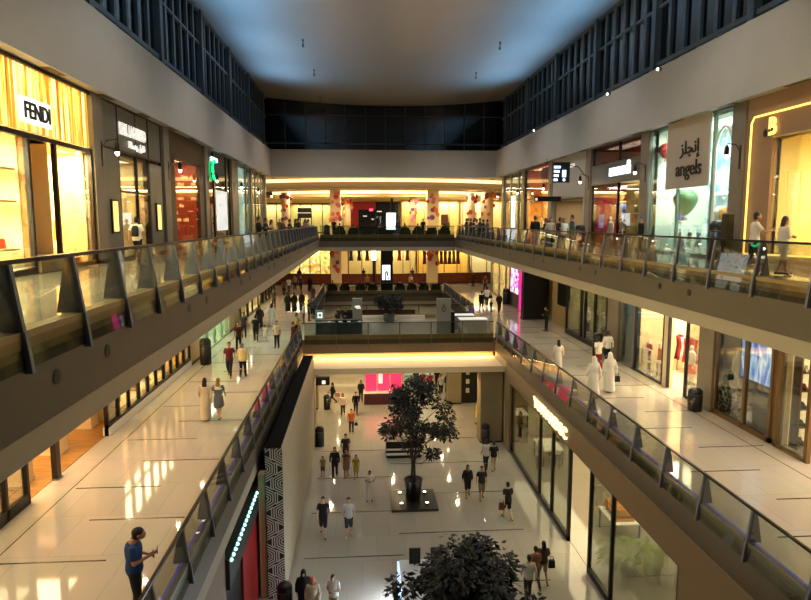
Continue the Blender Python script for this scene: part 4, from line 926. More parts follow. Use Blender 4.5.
# ---------------------------------------------------------------- ground floor promotional display under the near ficus and pink stand
t = thing('display_stand', 'white glowing promotional display with dark screens beneath the nearest ficus', 'display stand', (2.4, 22, 0))
GLW = mat('glowing_display_side', (215, 235, 255), .4, emit=(190, 220, 255), es=1.1)
MB().box(1.35, 3.6, 19.6, 22.6, 0, 1.1).build('body', mat('display_grey', (200, 205, 208), .4), t)
MB().box(1.28, 1.35, 19.6, 22.6, .1, 1.05).build('glowing_side', GLW, t)
for x in (1.7, 2.5): MB().box(x, x+.42, 22.2, 22.26, 1.15, 1.75).box(x+.18, x+.24, 22.2, 22.26, 1.1, 1.15).build('screen', BLK, t)
area('display_glow', (1.2, 21, .6), (0, math.radians(90), 0), .8, 2.6, 130, (.7, .85, 1))
t = thing('promotional_stand', 'bright pink and white promotional stand beyond the tall ficus', 'stand', (1.4, 47.5, 0))
PK = mat('pink_panel', (255, 60, 110), .5, emit=(255, 50, 105), es=.8)
for k in range(3): MB().box(.3+.95*k, 1.15+.95*k, 47.5, 47.6, .9, 2.9).build('pink_panel', PK, t)
MB().box(1.3, 1.6, 47.42, 47.48, 1.5, 2.6).build('white_figure', SILV, t)
MB().box(.2, 3.2, 46.9, 47.9, 0, .85).build('counter', mat('dark_counter', (70, 20, 30), .5), t); MB().box(.15, 3.25, 46.85, 47.95, .85, .9).build('counter_top', WHITE, t)
MB().box(.2, 3.2, 47.5, 47.65, 2.9, 3.0).build('header', WHITE, t)
t = thing('black_platform', 'low black and white box on the floor behind the tall ficus', 'box', (2.45, 36.3, 0)); MB().box(1.4, 3.5, 35.8, 36.8, .12, 1.0).build('body', BLK, t); MB().box(1.38, 3.52, 35.75, 35.8, .2, .33).box(1.38, 3.52, 35.75, 35.8, .5, .6).build('white_stripe', WHITE, t); MB().box(1.45, 3.45, 35.85, 36.75, 0, .12).build('feet', DKFR, t)
t = thing('display_rack', 'tall black display unit with small lit cards beyond the yellow dress', 'shelf', (8.1, 47, 0)); MB().box(7.55, 8.8, 46.9, 47.3, 0, 4.4).build('body', BLK, t)
for k in range(5): MB().box(7.9, 8.15, 46.86, 46.9, .8+.7*k, 1.15+.7*k).build('card', mat('pale_card', (200, 190, 160), .5), t)
t = thing('spotlight', 'small black spotlight on an arm beside the khaki pier further back', 'lamp', (6.7, 46.3, 3.6)); MB().box(6.2, 7.0, 46.3, 46.6, 3.3, 3.7).build('housing', BLK, t); MB().ball((6.5, 46.25, 3.45), .12, seg=10).build('lens', UPL, t)
t = thing('sign_box', 'small black projecting sign with a white symbol on the pale rear pier', 'sign', (-2.9, 45.7, 1.6)); MB().box(-3.5, -2.3, 45.6, 46.0, 1.9, 2.5).build('panel', BLK, t); MB().box(-2.85, -2.6, 45.56, 45.6, 2.0, 2.25).build('symbol', SILV, t)
# bright ground floor shops beyond the crossing
t = thing('shop_wall', 'glowing cream shop wall with curved light shelves far under the crossing', 'shopfront', (-1, 57, 0))
MB().box(-6, 2.4, 57.5, 57.7, 0, 4.6).build('back_wall', mat('cream_wall_painted_glow', (240, 222, 180), .6, emit=(240, 215, 160), es=.25), t)  # back wall emits by itself in place of shop lamps
for k, z in enumerate((.9, 1.9, 2.9)): MB().tube([(-4+8*0+.4*i, 56.9-.5*math.sin(PI*i/14), z) for i in range(15)], .09, 6).build('light_shelf', COVE, t)
t = thing('shopfront', 'pale green-white glass shopfront with a slanting dark rail far under the crossing', 'shopfront', (5.6, 54, 0))
MB().box(3.9, 6.5, 56.0, 56.1, 0, 4.5).build('glowing_panel', mat('mint_white_glow', (225, 245, 220), .5, emit=(215, 240, 205), es=.6), t)
MB().tube([(4.2, 55.2, 3.6), (6.4, 52.2, .9)], .06, 6).build('slanting_rail', GREYM, t); MB().prism([(3.9, 0), (6.5, 0), (6.5, .8), (3.9, 3.5)], 'y', 55.4, 55.45).build('side_glass', GL2, t)

# ---------------------------------------------------------------- people: one continuous body each, clothes and hair as children
def remeshed(b, voxel, smooth=4):
    me = bpy.data.meshes.new('figure'); me.from_pydata(b.v, [], b.f); me.update()
    o = bpy.data.objects.new('figure', me); COL.objects.link(o)
    r = o.modifiers.new('r', 'REMESH'); r.mode = 'VOXEL'; r.voxel_size = voxel; r.use_smooth_shade = True
    if smooth: s_ = o.modifiers.new('s', 'SMOOTH'); s_.factor = .5; s_.iterations = smooth
    dg = bpy.context.evaluated_depsgraph_get(); m2 = bpy.data.meshes.new_from_object(o.evaluated_get(dg))
    bpy.data.objects.remove(o); bpy.data.meshes.remove(me)
    m2.polygons.foreach_set('use_smooth', [True]*len(m2.polygons)); return m2
def cap(b, p0, p1, r0, r1, seg=10):
    p0, p1 = Vector(p0), Vector(p1); d = (p1-p0).normalized()
    b.tube([p0-d*r0*.9, p0-d*r0*.6, p0, p0.lerp(p1, .5), p1, p1+d*r1*.6, p1+d*r1*.9], [r0*.35, r0*.8, r0, (r0+r1)/2, r1, r1*.8, r1*.35], seg)
def loft(b, rings, seg=20):
    """rings: (x, y, z, rx, ry)"""
    vs = [(x+rx*math.cos(2*PI*k/seg), y+ry*math.sin(2*PI*k/seg), z) for x, y, z, rx, ry in rings for k in range(seg)]
    n = len(rings); fs = [(i*seg+k, i*seg+(k+1) % seg, (i+1)*seg+(k+1) % seg, (i+1)*seg+k) for i in range(n-1) for k in range(seg)]
    fs += [tuple(range(seg-1, -1, -1)), tuple((n-1)*seg+k for k in range(seg))]
    if rings[0][2] > rings[-1][2]: fs = [tuple(reversed(f)) for f in fs]
    b.add(vs, fs, 0, True)
V = Vector
POSES = {
 # leg pairs: hip, knee, ankle ; arm pairs: shoulder, elbow, wrist ; T lifts or drops the trunk
 'stand': dict(kn=((-.10, .01, .49), (.10, .01, .49)), an=((-.11, -.01, .08), (.11, 0, .08)), el=((-.235, -.02, 1.13), (.235, -.02, 1.13)), wr=((-.25, .05, .88), (.25, .05, .88)), T=(0, 0, 0)),
 'walk': dict(kn=((-.09, .19, .50), (.09, .03, .49)), an=((-.09, .27, .09), (.09, -.30, .15)), el=((-.24, -.13, 1.14), (.24, .06, 1.12)), wr=((-.24, -.16, .90), (.22, .26, .96)), T=(0, .02, -.03)),
 'stroll': dict(kn=((-.09, .03, .49), (.09, .14, .50)), an=((-.09, -.2, .12), (.10, .17, .08)), el=((-.24, .02, 1.13), (.25, -.08, 1.13)), wr=((-.23, .16, .92), (.26, -.06, .88)), T=(0, 0, -.015)),
 'phone': dict(kn=((-.10, .02, .49), (.11, .03, .49)), an=((-.11, -.01, .08), (.13, .05, .08)), el=((-.235, .02, 1.13), (.235, .02, 1.13)), wr=((-.05, .22, 1.13), (.06, .25, 1.17)), T=(0, 0, 0)),
 'lean': dict(kn=((-.10, .02, .49), (.10, -.08, .50)), an=((-.11, -.03, .08), (.12, -.22, .08)), el=((-.24, .20, 1.12), (.24, .20, 1.12)), wr=((-.12, .40, 1.16), (.12, .40, 1.16)), T=(0, .05, -.03)),
 'reach': dict(kn=((-.10, -.05, .49), (.10, .12, .50)), an=((-.12, -.25, .10), (.10, .12, .08)), el=((-.23, -.03, 1.14), (.20, .20, 1.16)), wr=((-.22, .0, .90), (.06, .42, 1.20)), T=(0, 0, -.02)),
 'crossed': dict(kn=((-.07, .10, .50), (.07, -.02, .49)), an=((.02, .12, .08), (.06, -.18, .10)), el=((-.20, .05, 1.14), (.21, .04, 1.14)), wr=((.04, .20, 1.13), (-.06, .22, 1.20)), T=(0, 0, -.02)),
 'sit': dict(kn=((-.11, .42, .50), (.11, .42, .50)), an=((-.11, .46, .08), (.12, .40, .08)), el=((-.23, .08, .72), (.23, .08, .72)), wr=((-.14, .30, .60), (.14, .30, .60)), T=(0, 0, -.42)),
}
def J(pose):
    p = POSES[pose]; T = V(p['T']); d = dict(T=T)
    d['hip'] = [V((s*.09, 0, .92))+T for s in (-1, 1)]; d['sh'] = [V((s*.175, 0, 1.41))+T for s in (-1, 1)]
    d['kn'] = [V(q) for q in p['kn']]; d['an'] = [V(q) for q in p['an']]; d['el'] = [V(q) for q in p['el']]; d['wr'] = [V(q) for q in p['wr']]
    return d
def add_torso(b, T, e=0, z0=.84, z1=1.50, w=1.0):
    R = [(.84, .15, .10), (.93, .17, .12), (1.02, .155, .11), (1.10, .143, .10), (1.22, .16, .112), (1.34, .178, .115), (1.41, .165, .10), (1.455, .10, .075), (1.50, .056, .056)]
    loft(b, [(T.x, T.y, z+T.z, (rx+e)*w, ry+e) for z, rx, ry in R if z0 <= z <= z1])
def body_mesh(pose):
    j = J(pose); T = j['T']; b = MB(); add_torso(b, T)
    nod = .07 if pose == 'phone' else .02 if pose == 'reach' else 0
    cap(b, V((0, 0, 1.42))+T, V((0, .015+nod/2, 1.56))+T, .055, .05)
    H = V((0, .025+nod, 1.635-nod*.4))+T
    b.ball(H, .112, .70, .86, 1.05, 16); b.ball(H+V((0, .03, -.055)), .07, .78, .9, .9, 12)
    cap(b, H+V((0, .088, .012)), H+V((0, .100, -.020)), .010, .014, 8)
    b.ball(H+V((0, .088, -.062)), .026, 1, .5, .45, 8)
    for s in (-1, 1): b.ball(H+V((s*.083, -.005, -.01)), .03, .35, .7, 1, 8)
    for i, s in enumerate((-1, 1)):
        cap(b, j['hip'][i], j['kn'][i], .088, .056); cap(b, j['kn'][i], j['an'][i], .056, .036)
        b.ball(j['kn'][i].lerp(j['an'][i], .28)+V((0, -.02, 0)), .052, .9, .9, 1.6)
        a = j['an'][i]; dn = -.035 if a.z < .13 else -.05
        cap(b, a+V((0, -.03, dn*.6)), a+V((s*.02, .15, dn)), .036, .030); b.ball(a+V((0, -.045, dn)), .034)
        cap(b, j['sh'][i], j['el'][i], .050, .037); cap(b, j['el'][i], j['wr'][i], .038, .025)
        f = (j['wr'][i]-j['el'][i]).normalized(); side = V((0, 1, 0)) if abs(f.z) > .6 else V((0, 0, 1)); side = (side-f*side.dot(f)).normalized(); nrm = f.cross(side).normalized()
        w = j['wr'][i]; inn = -s if nrm.x > 0 else s
        for q in range(4): cap(b, w+f*.01+side*(.006*(q-1.5)), w+f*.085+side*(.019*(q-1.5)), .014, .012, 6)
        for q, L in enumerate((.060, .075, .080, .068)):
            p0 = w+f*.085+side*(.020*(q-1.5)); p1 = p0+f*L*.55+nrm*inn*.008; p2 = p1+f*L*.35+nrm*inn*.028
            cap(b, p0, p1, .0115, .0105, 6); cap(b, p1, p2, .0105, .009, 6)
        p0 = w+f*.03+side*.02; p1 = p0+f*.025+side*.035+nrm*inn*.01; cap(b, p0, p1, .013, .012, 6); cap(b, p1, p1+f*.035+side*.008+nrm*inn*.012, .0115, .010, 6)
    return remeshed(b, .0105, 2)
def garment_mesh(pose, g):
    j = J(pose); T = j['T']; b = MB()
    mid = lambda a, c, f: a.lerp(c, f)
    if g in ('tee', 'longshirt', 'loose', 'top'):
        e = .05 if g == 'loose' else .022
        add_torso(b, T, e, .84, 1.46)
        loft(b, [(T.x, T.y, 1.40+T.z, .10, .08), (T.x, T.y, 1.475+T.z, .078, .07)])
        for i in (0, 1):
            sh, el, wr = j['sh'][i], j['el'][i], j['wr'][i]
            if g == 'top': continue
            if g == 'tee': cap(b, sh, mid(sh, el, .62), .062, .064)
            else: cap(b, sh, el, .064, .052); cap(b, el, mid(el, wr, .92 if g == 'longshirt' else .6), .052, .042)
    elif g in ('trousers', 'shorts', 'skirt'):
        if g == 'skirt':
            c = (j['kn'][0]+j['kn'][1])/2; loft(b, [(T.x, T.y, .98+T.z, .16, .125), (T.x, T.y, .86+T.z, .195, .15), (c.x, c.y*.7, .5, .22, .2)])
        else:
            loft(b, [(T.x, T.y, .82+T.z, .16, .115), (T.x, T.y, .93+T.z, .183, .133), (T.x, T.y, 1.0+T.z, .165, .12)])
            for i in (0, 1):
                cap(b, j['hip'][i], mid(j['hip'][i], j['kn'][i], 1 if g == 'trousers' else .92), .102, .074 if g == 'trousers' else .086)
                if g == 'trousers': cap(b, j['kn'][i], mid(j['kn'][i], j['an'][i], .97), .072, .056)
                else: cap(b, mid(j['hip'][i], j['kn'][i], .6), mid(j['hip'][i], j['kn'][i], 1.0), .086, .084)
    elif g in ('robe', 'dress', 'longdress'):
        an = (j['an'][0]+j['an'][1])/2; kn = (j['kn'][0]+j['kn'][1])/2; w = 1 if g != 'robe' else 1.12
        sp = abs(j['an'][0].y-j['an'][1].y)
        rings = [(T.x, T.y, 1.46+T.z, .115, .085), (T.x, T.y, 1.40+T.z, .20*w, .125*w), (T.x, T.y, 1.25+T.z, .19*w, .14*w), (T.x, T.y, 1.08+T.z, .165*w, .125*w), (T.x, T.y, .92+T.z, .20*w, .16*w), (kn.x, kn.y*.6, .52, .20*w, .17+sp*.35)]
        if g != 'dress': rings.append((an.x, an.y*.8, .09, .21*w, .17+sp*.48))
        loft(b, rings)
        for i in (0, 1):
            sh, el, wr = j['sh'][i], j['el'][i], j['wr'][i]
            if g == 'robe': cap(b, sh, el, .072, .072); cap(b, el, mid(el, wr, .95), .070, .064)
            elif g == 'longdress': cap(b, sh, el, .06, .055); cap(b, el, mid(el, wr, .8), .052, .045)
            else: cap(b, sh, mid(sh, el, .5), .062, .066)
    elif g == 'shoes':
        for i, s in enumerate((-1, 1)):
            a = j['an'][i]; dn = -.038 if a.z < .13 else -.052
            cap(b, a+V((0, -.04, dn)), a+V((s*.02, .16, dn-.004)), .042, .036)
    elif g in ('short', 'long', 'bun', 'ghutra', 'shayla', 'cap'):
        nod = .07 if pose == 'phone' else .02 if pose == 'reach' else 0; H = V((0, .025+nod, 1.635-nod*.4))+T
        if g in ('short', 'long', 'bun'):
            b.ball(H+V((0, -.018, .028)), .113, .76, .90, 1.0, 16); b.ball(H+V((0, -.045, -.02)), .095, .85, .75, 1.0, 14)
        if g == 'long': loft(b, [(H.x, H.y-.04, H.z+.04, .085, .08), (H.x, H.y-.075, H.z-.08, .09, .055), (H.x, H.y-.10, H.z-.20, .10, .045), (H.x, H.y-.11, H.z-.32, .07, .03)])
        if g == 'bun': b.ball(H+V((0, -.12, .05)), .045)
        if g == 'cap': b.ball(H+V((0, -.01, .045)), .118, .76, .9, .75, 16); b.ball(H+V((0, .09, .045)), .075, .9, 1, .15)
        if g == 'ghutra': b.ball(H+V((0, -.015, .03)), .125, .8, .88, 1.0, 16); loft(b, [(H.x, H.y-.03, H.z+.05, .10, .09), (H.x, H.y-.06, H.z-.10, .125, .075), (H.x, H.y-.08, H.z-.24, .19, .075), (H.x, H.y-.10, H.z-.42, .17, .05)])
        if g == 'shayla': b.ball(H+V((0, -.015, .02)), .125, .8, .88, 1.05, 16); loft(b, [(H.x, H.y-.03, H.z+.03, .10, .09), (H.x, H.y-.03, H.z-.12, .11, .095), (H.x, H.y-.02, H.z-.22, .19, .12), (H.x, H.y-.03, H.z-.36, .20, .14)])
    elif g == 'backpack':
        loft(b, [(T.x, T.y-.18, 1.0+T.z, .12, .07), (T.x, T.y-.20, 1.1+T.z, .14, .09), (T.x, T.y-.19, 1.32+T.z, .13, .08), (T.x, T.y-.17, 1.42+T.z, .08, .05)])
    return remeshed(b, .015 if g not in ('short', 'long', 'bun', 'shoes') else .012, 5)
CACHE = {}
NAMES = dict(tee='shirt', longshirt='shirt', loose='shirt', top='top', trousers='trousers', shorts='shorts', skirt='skirt', robe='robe', dress='dress', longdress='dress', shoes='shoes', short='hair', long='hair', bun='hair', ghutra='headcloth', shayla='headscarf', cap='cap', backpack='backpack')
def figure_part(pose, g, m, parent, name):
    k = (pose, g)
    if k not in CACHE:
        me = body_mesh(pose) if g == 'body' else garment_mesh(pose, g); me.materials.clear(); me.materials.append(None); CACHE[k] = me
    o = bpy.data.objects.new(name, CACHE[k]); COL.objects.link(o); o.parent = parent
    o.material_slots[0].link = 'OBJECT'; o.material_slots[0].material = m; return o
def cloth(rgb): return mat('cloth_%d_%d_%d' % rgb, rgb, .85)
SKIN = {'m': mat('skin_tan', (168, 118, 86), .5), 'l': mat('skin_light', (205, 160, 130), .5), 'd': mat('skin_brown', (112, 74, 52), .5)}
HAIRM = {'k': mat('hair_black', (18, 15, 13), .5), 'b': mat('hair_blond', (150, 112, 62), .5), 'r': mat('hair_brown', (60, 38, 24), .5), 'g': mat('hair_grey', (120, 115, 108), .5)}
KK, WW, GG = (16, 15, 17), (225, 222, 214), (70, 70, 74)
def P(x, y, z, rz, pose, h, wear, label, hair='short', hc='k', skin='m', shoes=(24, 22, 22), group=None):
    s = h/1.745
    t = thing('person', label, 'person', (x, y, z+.004), math.radians(rz), group); t.scale = (s, s, s)
    figure_part(pose, 'body', SKIN[skin], t, 'body')
    for g, rgb in wear: figure_part(pose, g, cloth(rgb), t, NAMES[g])
    if hair in ('short', 'long', 'bun'): figure_part(pose, hair, HAIRM[hc], t, 'hair')
    elif hair: figure_part(pose, hair[0], cloth(hair[1]), t, NAMES[hair[0]])
    figure_part(pose, 'shoes', cloth(shoes), t, 'shoes')
    return t
def mannequin(x, y, z, rz, wear, label, h=1.75, pose='stand', body=(235, 228, 215)):
    s = h/1.745; t = thing('mannequin', label, 'mannequin', (x, y, z+.02), math.radians(rz)); t.scale = (s, s, s)
    figure_part(pose, 'body', mat('mannequin_%d' % body[0], body, .35), t, 'body')
    for g, rgb in wear: figure_part(pose, g, cloth(rgb), t, NAMES[g])
    o = MB().lathe([(.24, -.018), (.24, 0)], (0, 0, 0), 20).build('stand', GREYM, t, world=False)
    return t
def bag(x, y, z, rgb, label, w=.3, h=.24, d=.12, rz=0, cat='bag'):
    t = thing('handbag', label, cat, (x, y, z), math.radians(rz)); m = cloth(rgb)
    MB().prism([(-w/2, 0), (w/2, 0), (w*.42, h), (-w*.42, h)], 'y', -d/2, d/2).build('body', m, t, world=False)
    MB().tube([(-w*.28, 0, h), (-w*.22, 0, h+.12), (0, 0, h+.16), (w*.22, 0, h+.12), (w*.28, 0, h)], .012, 6).build('handle', m, t, world=False); return t
G, M, U = 0, Z2, Z3
TT = 'trousers'
sh = lambda x, y, dx: (x+dx, y)
# ---- middle floor, the walkway with the man in blue
BM = P(-4.44, 12.07, M, -75, 'phone', 1.74, [('tee', (18, 58, 118)), (TT, (24, 26, 34))], 'man in a blue shirt looking at his phone by the balustrade')
BM.scale = (BM.scale[0]*1.18, BM.scale[1]*1.22, BM.scale[2])
px, py = -4.44, 12.07
t = thing('phone', 'dark smartphone held by the man in the blue shirt', 'phone', (px+.42, py+.12, M+1.22), math.radians(-75)); MB().box(-.04, .04, -.01, .0, -.075, .075).build('casing', BLK, t, world=False); MB().box(-.036, .036, -.012, -.0101, -.07, .07).build('screen', mat('phone_screen', (150, 180, 210), .2, emit=(150, 180, 210), es=.4), t, world=False)
P(-6.00, 24.44, M, 5, 'stroll', 1.66, [('longdress', (205, 190, 165))], 'woman in a long pale dress walking beside the blond woman in grey', 'long')
P(-5.52, 24.53, M, -4, 'walk', 1.64, [('dress', (92, 98, 108)), ('top', WW)], 'blond woman in a grey dress and white top walking away', 'long', 'b', 'l')
P(-6.45, 31.35, M, 180, 'walk', 1.78, [('tee', (92, 20, 34)), (TT, (30, 28, 34))], 'man in a burgundy shirt and dark trousers walking beside the cream shirt')
P(-5.81, 31.30, M, 0, 'stroll', 1.70, [('loose', (205, 190, 140)), (TT, KK)], 'man in a loose cream shirt and black trousers seen from behind', 'short', 'g', 'l')
P(-7.25, 38.07, M, 178, 'stroll', 1.68, [('tee', (70, 16, 26)), (TT, KK)], 'person in a dark red top walking behind the burgundy shirt')
P(-6.65, 40.57, M, 5, 'walk', 1.76, [('tee', KK), (TT, KK)], 'man dressed all in black walking beside a small child')
P(-6.13, 40.88, M, 0, 'stroll', 1.05, [('tee', WW), ('shorts', WW)], 'small child in white walking on the middle floor', 'short')
P(-7.23, 45.98, M, 175, 'walk', 1.62, [('robe', KK)], 'woman in a black abaya just beyond the small child in white', ('shayla', KK))
P(-5.07, 38.52, M, 165, 'stand', 1.66, [('tee', (205, 185, 150)), (TT, KK), ('backpack', (175, 70, 50))], 'woman in a cream top and black trousers with an orange-red bag', 'bun')
P(*sh(-3.63, 38.42, -.5), M, -100, 'lean', 1.62, [('longshirt', (96, 26, 34)), (TT, (50, 24, 30))], 'person in dark red leaning at the rail before the glass kiosk')
P(*sh(-3.80, 42.51, -.5), M, -100, 'lean', 1.60, [('longshirt', (170, 150, 60)), (TT, KK)], 'person in a mustard top leaning at the rail before the glass kiosk', 'long')
P(-6.49, 46.82, M, 0, 'stroll', 1.66, [('longdress', (200, 205, 210))], 'woman in a long pale grey dress walking past the mustard shop', 'long')
for a, lab in (((-6.13, 54.07), 'leftmost of three women in black abayas side by side'), ((-5.58, 54.03), 'middle one of three women in black abayas side by side'), ((-5.01, 54.59), 'rightmost of three women in black abayas side by side')):
    P(a[0], a[1], M, 180, 'stroll', 1.66, [('robe', KK)], lab, ('shayla', KK), group='women in black abayas walking together')
P(-5.46, 69.40, M, 0, 'stroll', 1.68, [('robe', KK)], 'woman in a black abaya walking alone toward the curved parapet', ('shayla', KK))
P(-4.46, 59.94, M, 180, 'stroll', 1.64, [('longdress', (60, 26, 34))], 'woman in a dark wine dress behind the seated group by the rail', 'long')
P(-7.56, 56.03, M, 175, 'stand', 1.74, [('tee', GG), (TT, (54, 48, 44))], 'man in a grey top standing by the mustard shop wall')
P(-7.83, 65.83, M, 0, 'walk', 1.72, [('tee', (110, 60, 50)), (TT, KK)], 'man in a russet top walking in the distant group')
P(-7.62, 68.58, M, 0, 'walk', 1.70, [('tee', WW), (TT, GG)], 'man in a white top walking in the distant group')
P(-7.29, 71.55, M, 180, 'stroll', 1.70, [('tee', (150, 120, 110)), (TT, KK)], 'person in a dusty pink top walking in the distant group', 'long')
P(-6.53, 70.47, M, 180, 'walk', 1.72, [('tee', (60, 64, 80)), (TT, KK)], 'man in a slate blue top walking in the distant group')
P(-7.66, 42.05, M, 178, 'stand', 1.70, [('tee', (60, 56, 52)), (TT, KK)], 'man in a brown-grey top standing against the beige wall pier')
P(-4.23, 47.58, M, 90, 'stand', 1.62, [('tee', (190, 200, 210)), (TT, (60, 70, 90))], 'person in a pale blue top by the rail next to the icon screen')
P(-3.97, 49.00, M, -80, 'stand', 1.66, [('tee', KK), (TT, KK)], 'person in black at the rail corner next to the icon screen')
P(-3.78, 50.53, M, 180, 'stand', 1.62, [('longshirt', (70, 74, 84)), (TT, KK)], 'person in a grey shirt at the rail corner behind the icon screen', 'long')
# ---- on the crossing
P(-1.05, 43.5, M, 180, 'phone', 1.78, [('longshirt', KK), (TT, KK)], 'dark-suited shop assistant standing in the middle of the glass kiosk')
P(-.75, 44.1, M, 175, 'stand', 1.8, [('longshirt', (26, 24, 28)), (TT, KK)], 'dark-suited shop assistant behind the grey logo panel')
P(-1.6, 43.6, M, 150, 'phone', 1.55, [('longshirt', (30, 30, 36)), (TT, KK)], 'shorter person in black bent over the glass kiosk counter', 'long')
P(8.2, 46.2, M, 90, 'stand', 1.6, [('loose', (110, 80, 150)), (TT, KK)], 'person in a violet top behind the white kiosk counter', 'long')
# ---- middle floor, other walkway
P(10.14, 26.72, M, 5, 'stroll', 1.76, [('robe', WW)], 'man in a white robe and headcloth walking nearest the rail', ('ghutra', WW), shoes=(60, 40, 30))
P(11.09, 27.32, M, -5, 'stroll', 1.80, [('robe', (228, 226, 220))], 'man in a white robe and headcloth with a dark bag in his hand', ('ghutra', WW), shoes=(60, 40, 30))
P(12.26, 31.75, M, 0, 'walk', 1.70, [('tee', WW), (TT, (150, 22, 34))], 'person in a white top and bright red trousers walking away')
P(13.17, 32.86, M, 0, 'stroll', 1.80, [('longshirt', WW), (TT, (28, 32, 50))], 'man in a white shirt and navy trousers walking away')
P(9.98, 31.24, M, 0, 'stroll', 1.66, [('longdress', (215, 210, 205))], 'dark-haired woman in a long white dress seen behind the rail', 'long')
P(10.17, 52.92, M, 0, 'walk', 1.8, [('longshirt', KK), (TT, KK)], 'tall man in black walking beyond the white kiosk counter')
P(11.38, 56.68, M, 0, 'stroll', 1.75, [('tee', WW), (TT, KK)], 'person in a white top and black trousers beside the tall man in black')
P(10.97, 52.86, M, 0, 'stroll', 1.0, [('tee', (60, 60, 70)), ('shorts', WW)], 'toddler between the man in black and the woman in black')
P(11.64, 52.81, M, 180, 'stroll', 1.62, [('loose', KK), (TT, KK)], 'woman in black walking past the black rounded bin', 'long')
P(13.06, 73.39, M, 0, 'stand', 1.72, [('longshirt', (50, 24, 20)), (TT, KK)], 'man in dark brown standing near the end of the curved parapet')
P(13.62, 69.05, M, 180, 'walk', 1.7, [('tee', (80, 70, 60)), (TT, KK)], 'person in a grey-brown top walking in front of the cream shop')
P(14.3, 82.0, M, 180, 'walk', 1.7, [('tee', (150, 120, 80)), (TT, GG)], 'distant person in a sand coloured top by the far round column')
P(12.9, 43.2, M, 90, 'phone', 1.74, [('longshirt', KK), (TT, KK)], 'man in black standing at the corner of the jutting display window')
# ---- middle floor cafe and hall
for x, c, lab in ((-3.0, (60, 40, 34), 'seated cafe guest in brown at the end of the armchair row'), (-1.7, KK, 'seated cafe guest in black near the square flowered column'), (.0, (120, 30, 30), 'seated cafe guest in red beside the dark green chairs'), (1.3, (190, 160, 140), 'seated cafe guest in beige beside the tall black totem'), (4.2, KK, 'seated cafe guest in black just past the tall black totem'), (5.5, (130, 50, 40), 'seated cafe guest in rust red in the armchair row'), (6.8, (50, 60, 50), 'seated cafe guest in dark green in the armchair row')):
    P(x, 68.66, M, 0, 'sit', 1.72, [('tee', c), (TT, KK)], lab)
P(.75, 71.0, M, 180, 'stand', 1.74, [('tee', (160, 120, 100)), (TT, KK)], 'standing waiter in a dusty pink shirt in the middle floor cafe')
P(5.6, 71.0, M, 180, 'stand', 1.72, [('tee', (200, 170, 150)), (TT, KK)], 'standing cafe guest in a pale pink top on the middle floor')
P(-7.6, 80.3, M, 0, 'stand', 1.75, [('robe', KK)], 'person in a long black coat before the sparkling golden window', ('shayla', KK))
for x, c in ((.4, 'black'), (3.9, 'grey'), (6.6, 'maroon')):
    P(x, 81, M, 0, 'walk', 1.7, [('tee', dict(black=KK, grey=GG, maroon=(90, 24, 30))[c]), (TT, KK)], 'person in a '+c+' top walking before the long yellow-lit shop')
# ---- top floor
P(11.78, 18.46, U, -110, 'reach', 1.80, [('tee', (212, 205, 200)), (TT, (30, 32, 40))], 'man in a white tee shirt reaching toward the woman in white', 'short', shoes=(200, 200, 200))
P(11.94, 17.36, U, -95, 'crossed', 1.66, [('loose', (214, 205, 196)), ('shorts', (205, 196, 188))], 'woman in a short white outfit with crossed legs on the top floor', 'long')
lx = [(-5.2, 33.2, 'black', KK), (-5.0, 34.2, 'dark navy', (24, 26, 40)), (-4.9, 35.7, 'beige', (185, 160, 130)), (-4.6, 38.4, 'charcoal', GG), (-4.5, 41.2, 'black and white', (40, 40, 44)), (-4.4, 44.1, 'dark green', (36, 50, 36)), (-4.4, 46.0, 'brown', (70, 46, 34)), (-4.3, 50.3, 'tan', (150, 120, 90)), (-4.3, 53.2, 'pale grey', (165, 165, 165))]
for x, y, nm, c in lx:
    P(x, y, U, -90, 'lean', 1.68+.08*math.sin(y), [('longshirt', c), (TT, KK)], 'person in %s leaning on the rail across from the %s' % (nm, 'orange-lit shop' if y < 40 else 'black-framed shop' if y < 48 else 'turquoise window'), 'long' if y in (35.7, 44.1) else 'short')
rx = [(9.45, 56.5, 'black', KK), (9.5, 54.6, 'dark red', (90, 24, 26)), (9.5, 53.2, 'maroon', (66, 20, 30)), (9.5, 51.8, 'white', WW), (9.5, 50.4, 'charcoal', GG), (9.5, 49.0, 'dark blue', (26, 30, 60)), (9.5, 47.4, 'steel grey', (96, 104, 110))]
for x, y, nm, c in rx:
    P(x, y, U, 90, 'lean', 1.7+.06*math.cos(y*3), [('longshirt', c), (TT, KK)], 'person in %s leaning on the rail in the row before the lit poster' % nm)
P(10.2, 34.6, U, 80, 'lean', 1.7, [('loose', KK), (TT, KK)], 'person in loose black bending over the rail before the poster pier', 'long')
P(9.54, 34.61, U, 0, 'stand', 1.8, [('longshirt', (28, 26, 28)), (TT, KK)], 'man in black standing before the orange shop on the top floor')
P(10.03, 33.36, U, 180, 'stroll', 1.72, [('longshirt', (190, 170, 160)), (TT, (60, 50, 50))], 'woman in pale pink beside the dim beige corridor', 'long')
P(10.45, 33.33, U, -90, 'phone', 1.72, [('tee', (60, 36, 26)), (TT, KK)], 'man in a brown tee shirt at the mouth of the beige corridor')
P(10.72, 33.31, U, 180, 'stand', 1.66, [('tee', WW), (TT, GG)], 'person in a white top at the mouth of the beige corridor')
P(10.79, 32.16, U, 90, 'stand', 1.82, [('longshirt', (70, 84, 80)), (TT, KK)], 'tall man in a dull green shirt at the mouth of the beige corridor')
P(13.83, 30.88, U, 90, 'stand', 1.74, [('longshirt', KK), (TT, KK)], 'dark figure beside the pier between the granite and balloon shops')
P(-8.3, 24.6, U, 0, 'walk', 1.7, [('tee', WW), (TT, KK), ('backpack', KK)], 'person in white with a black backpack before the grey panelled shop')
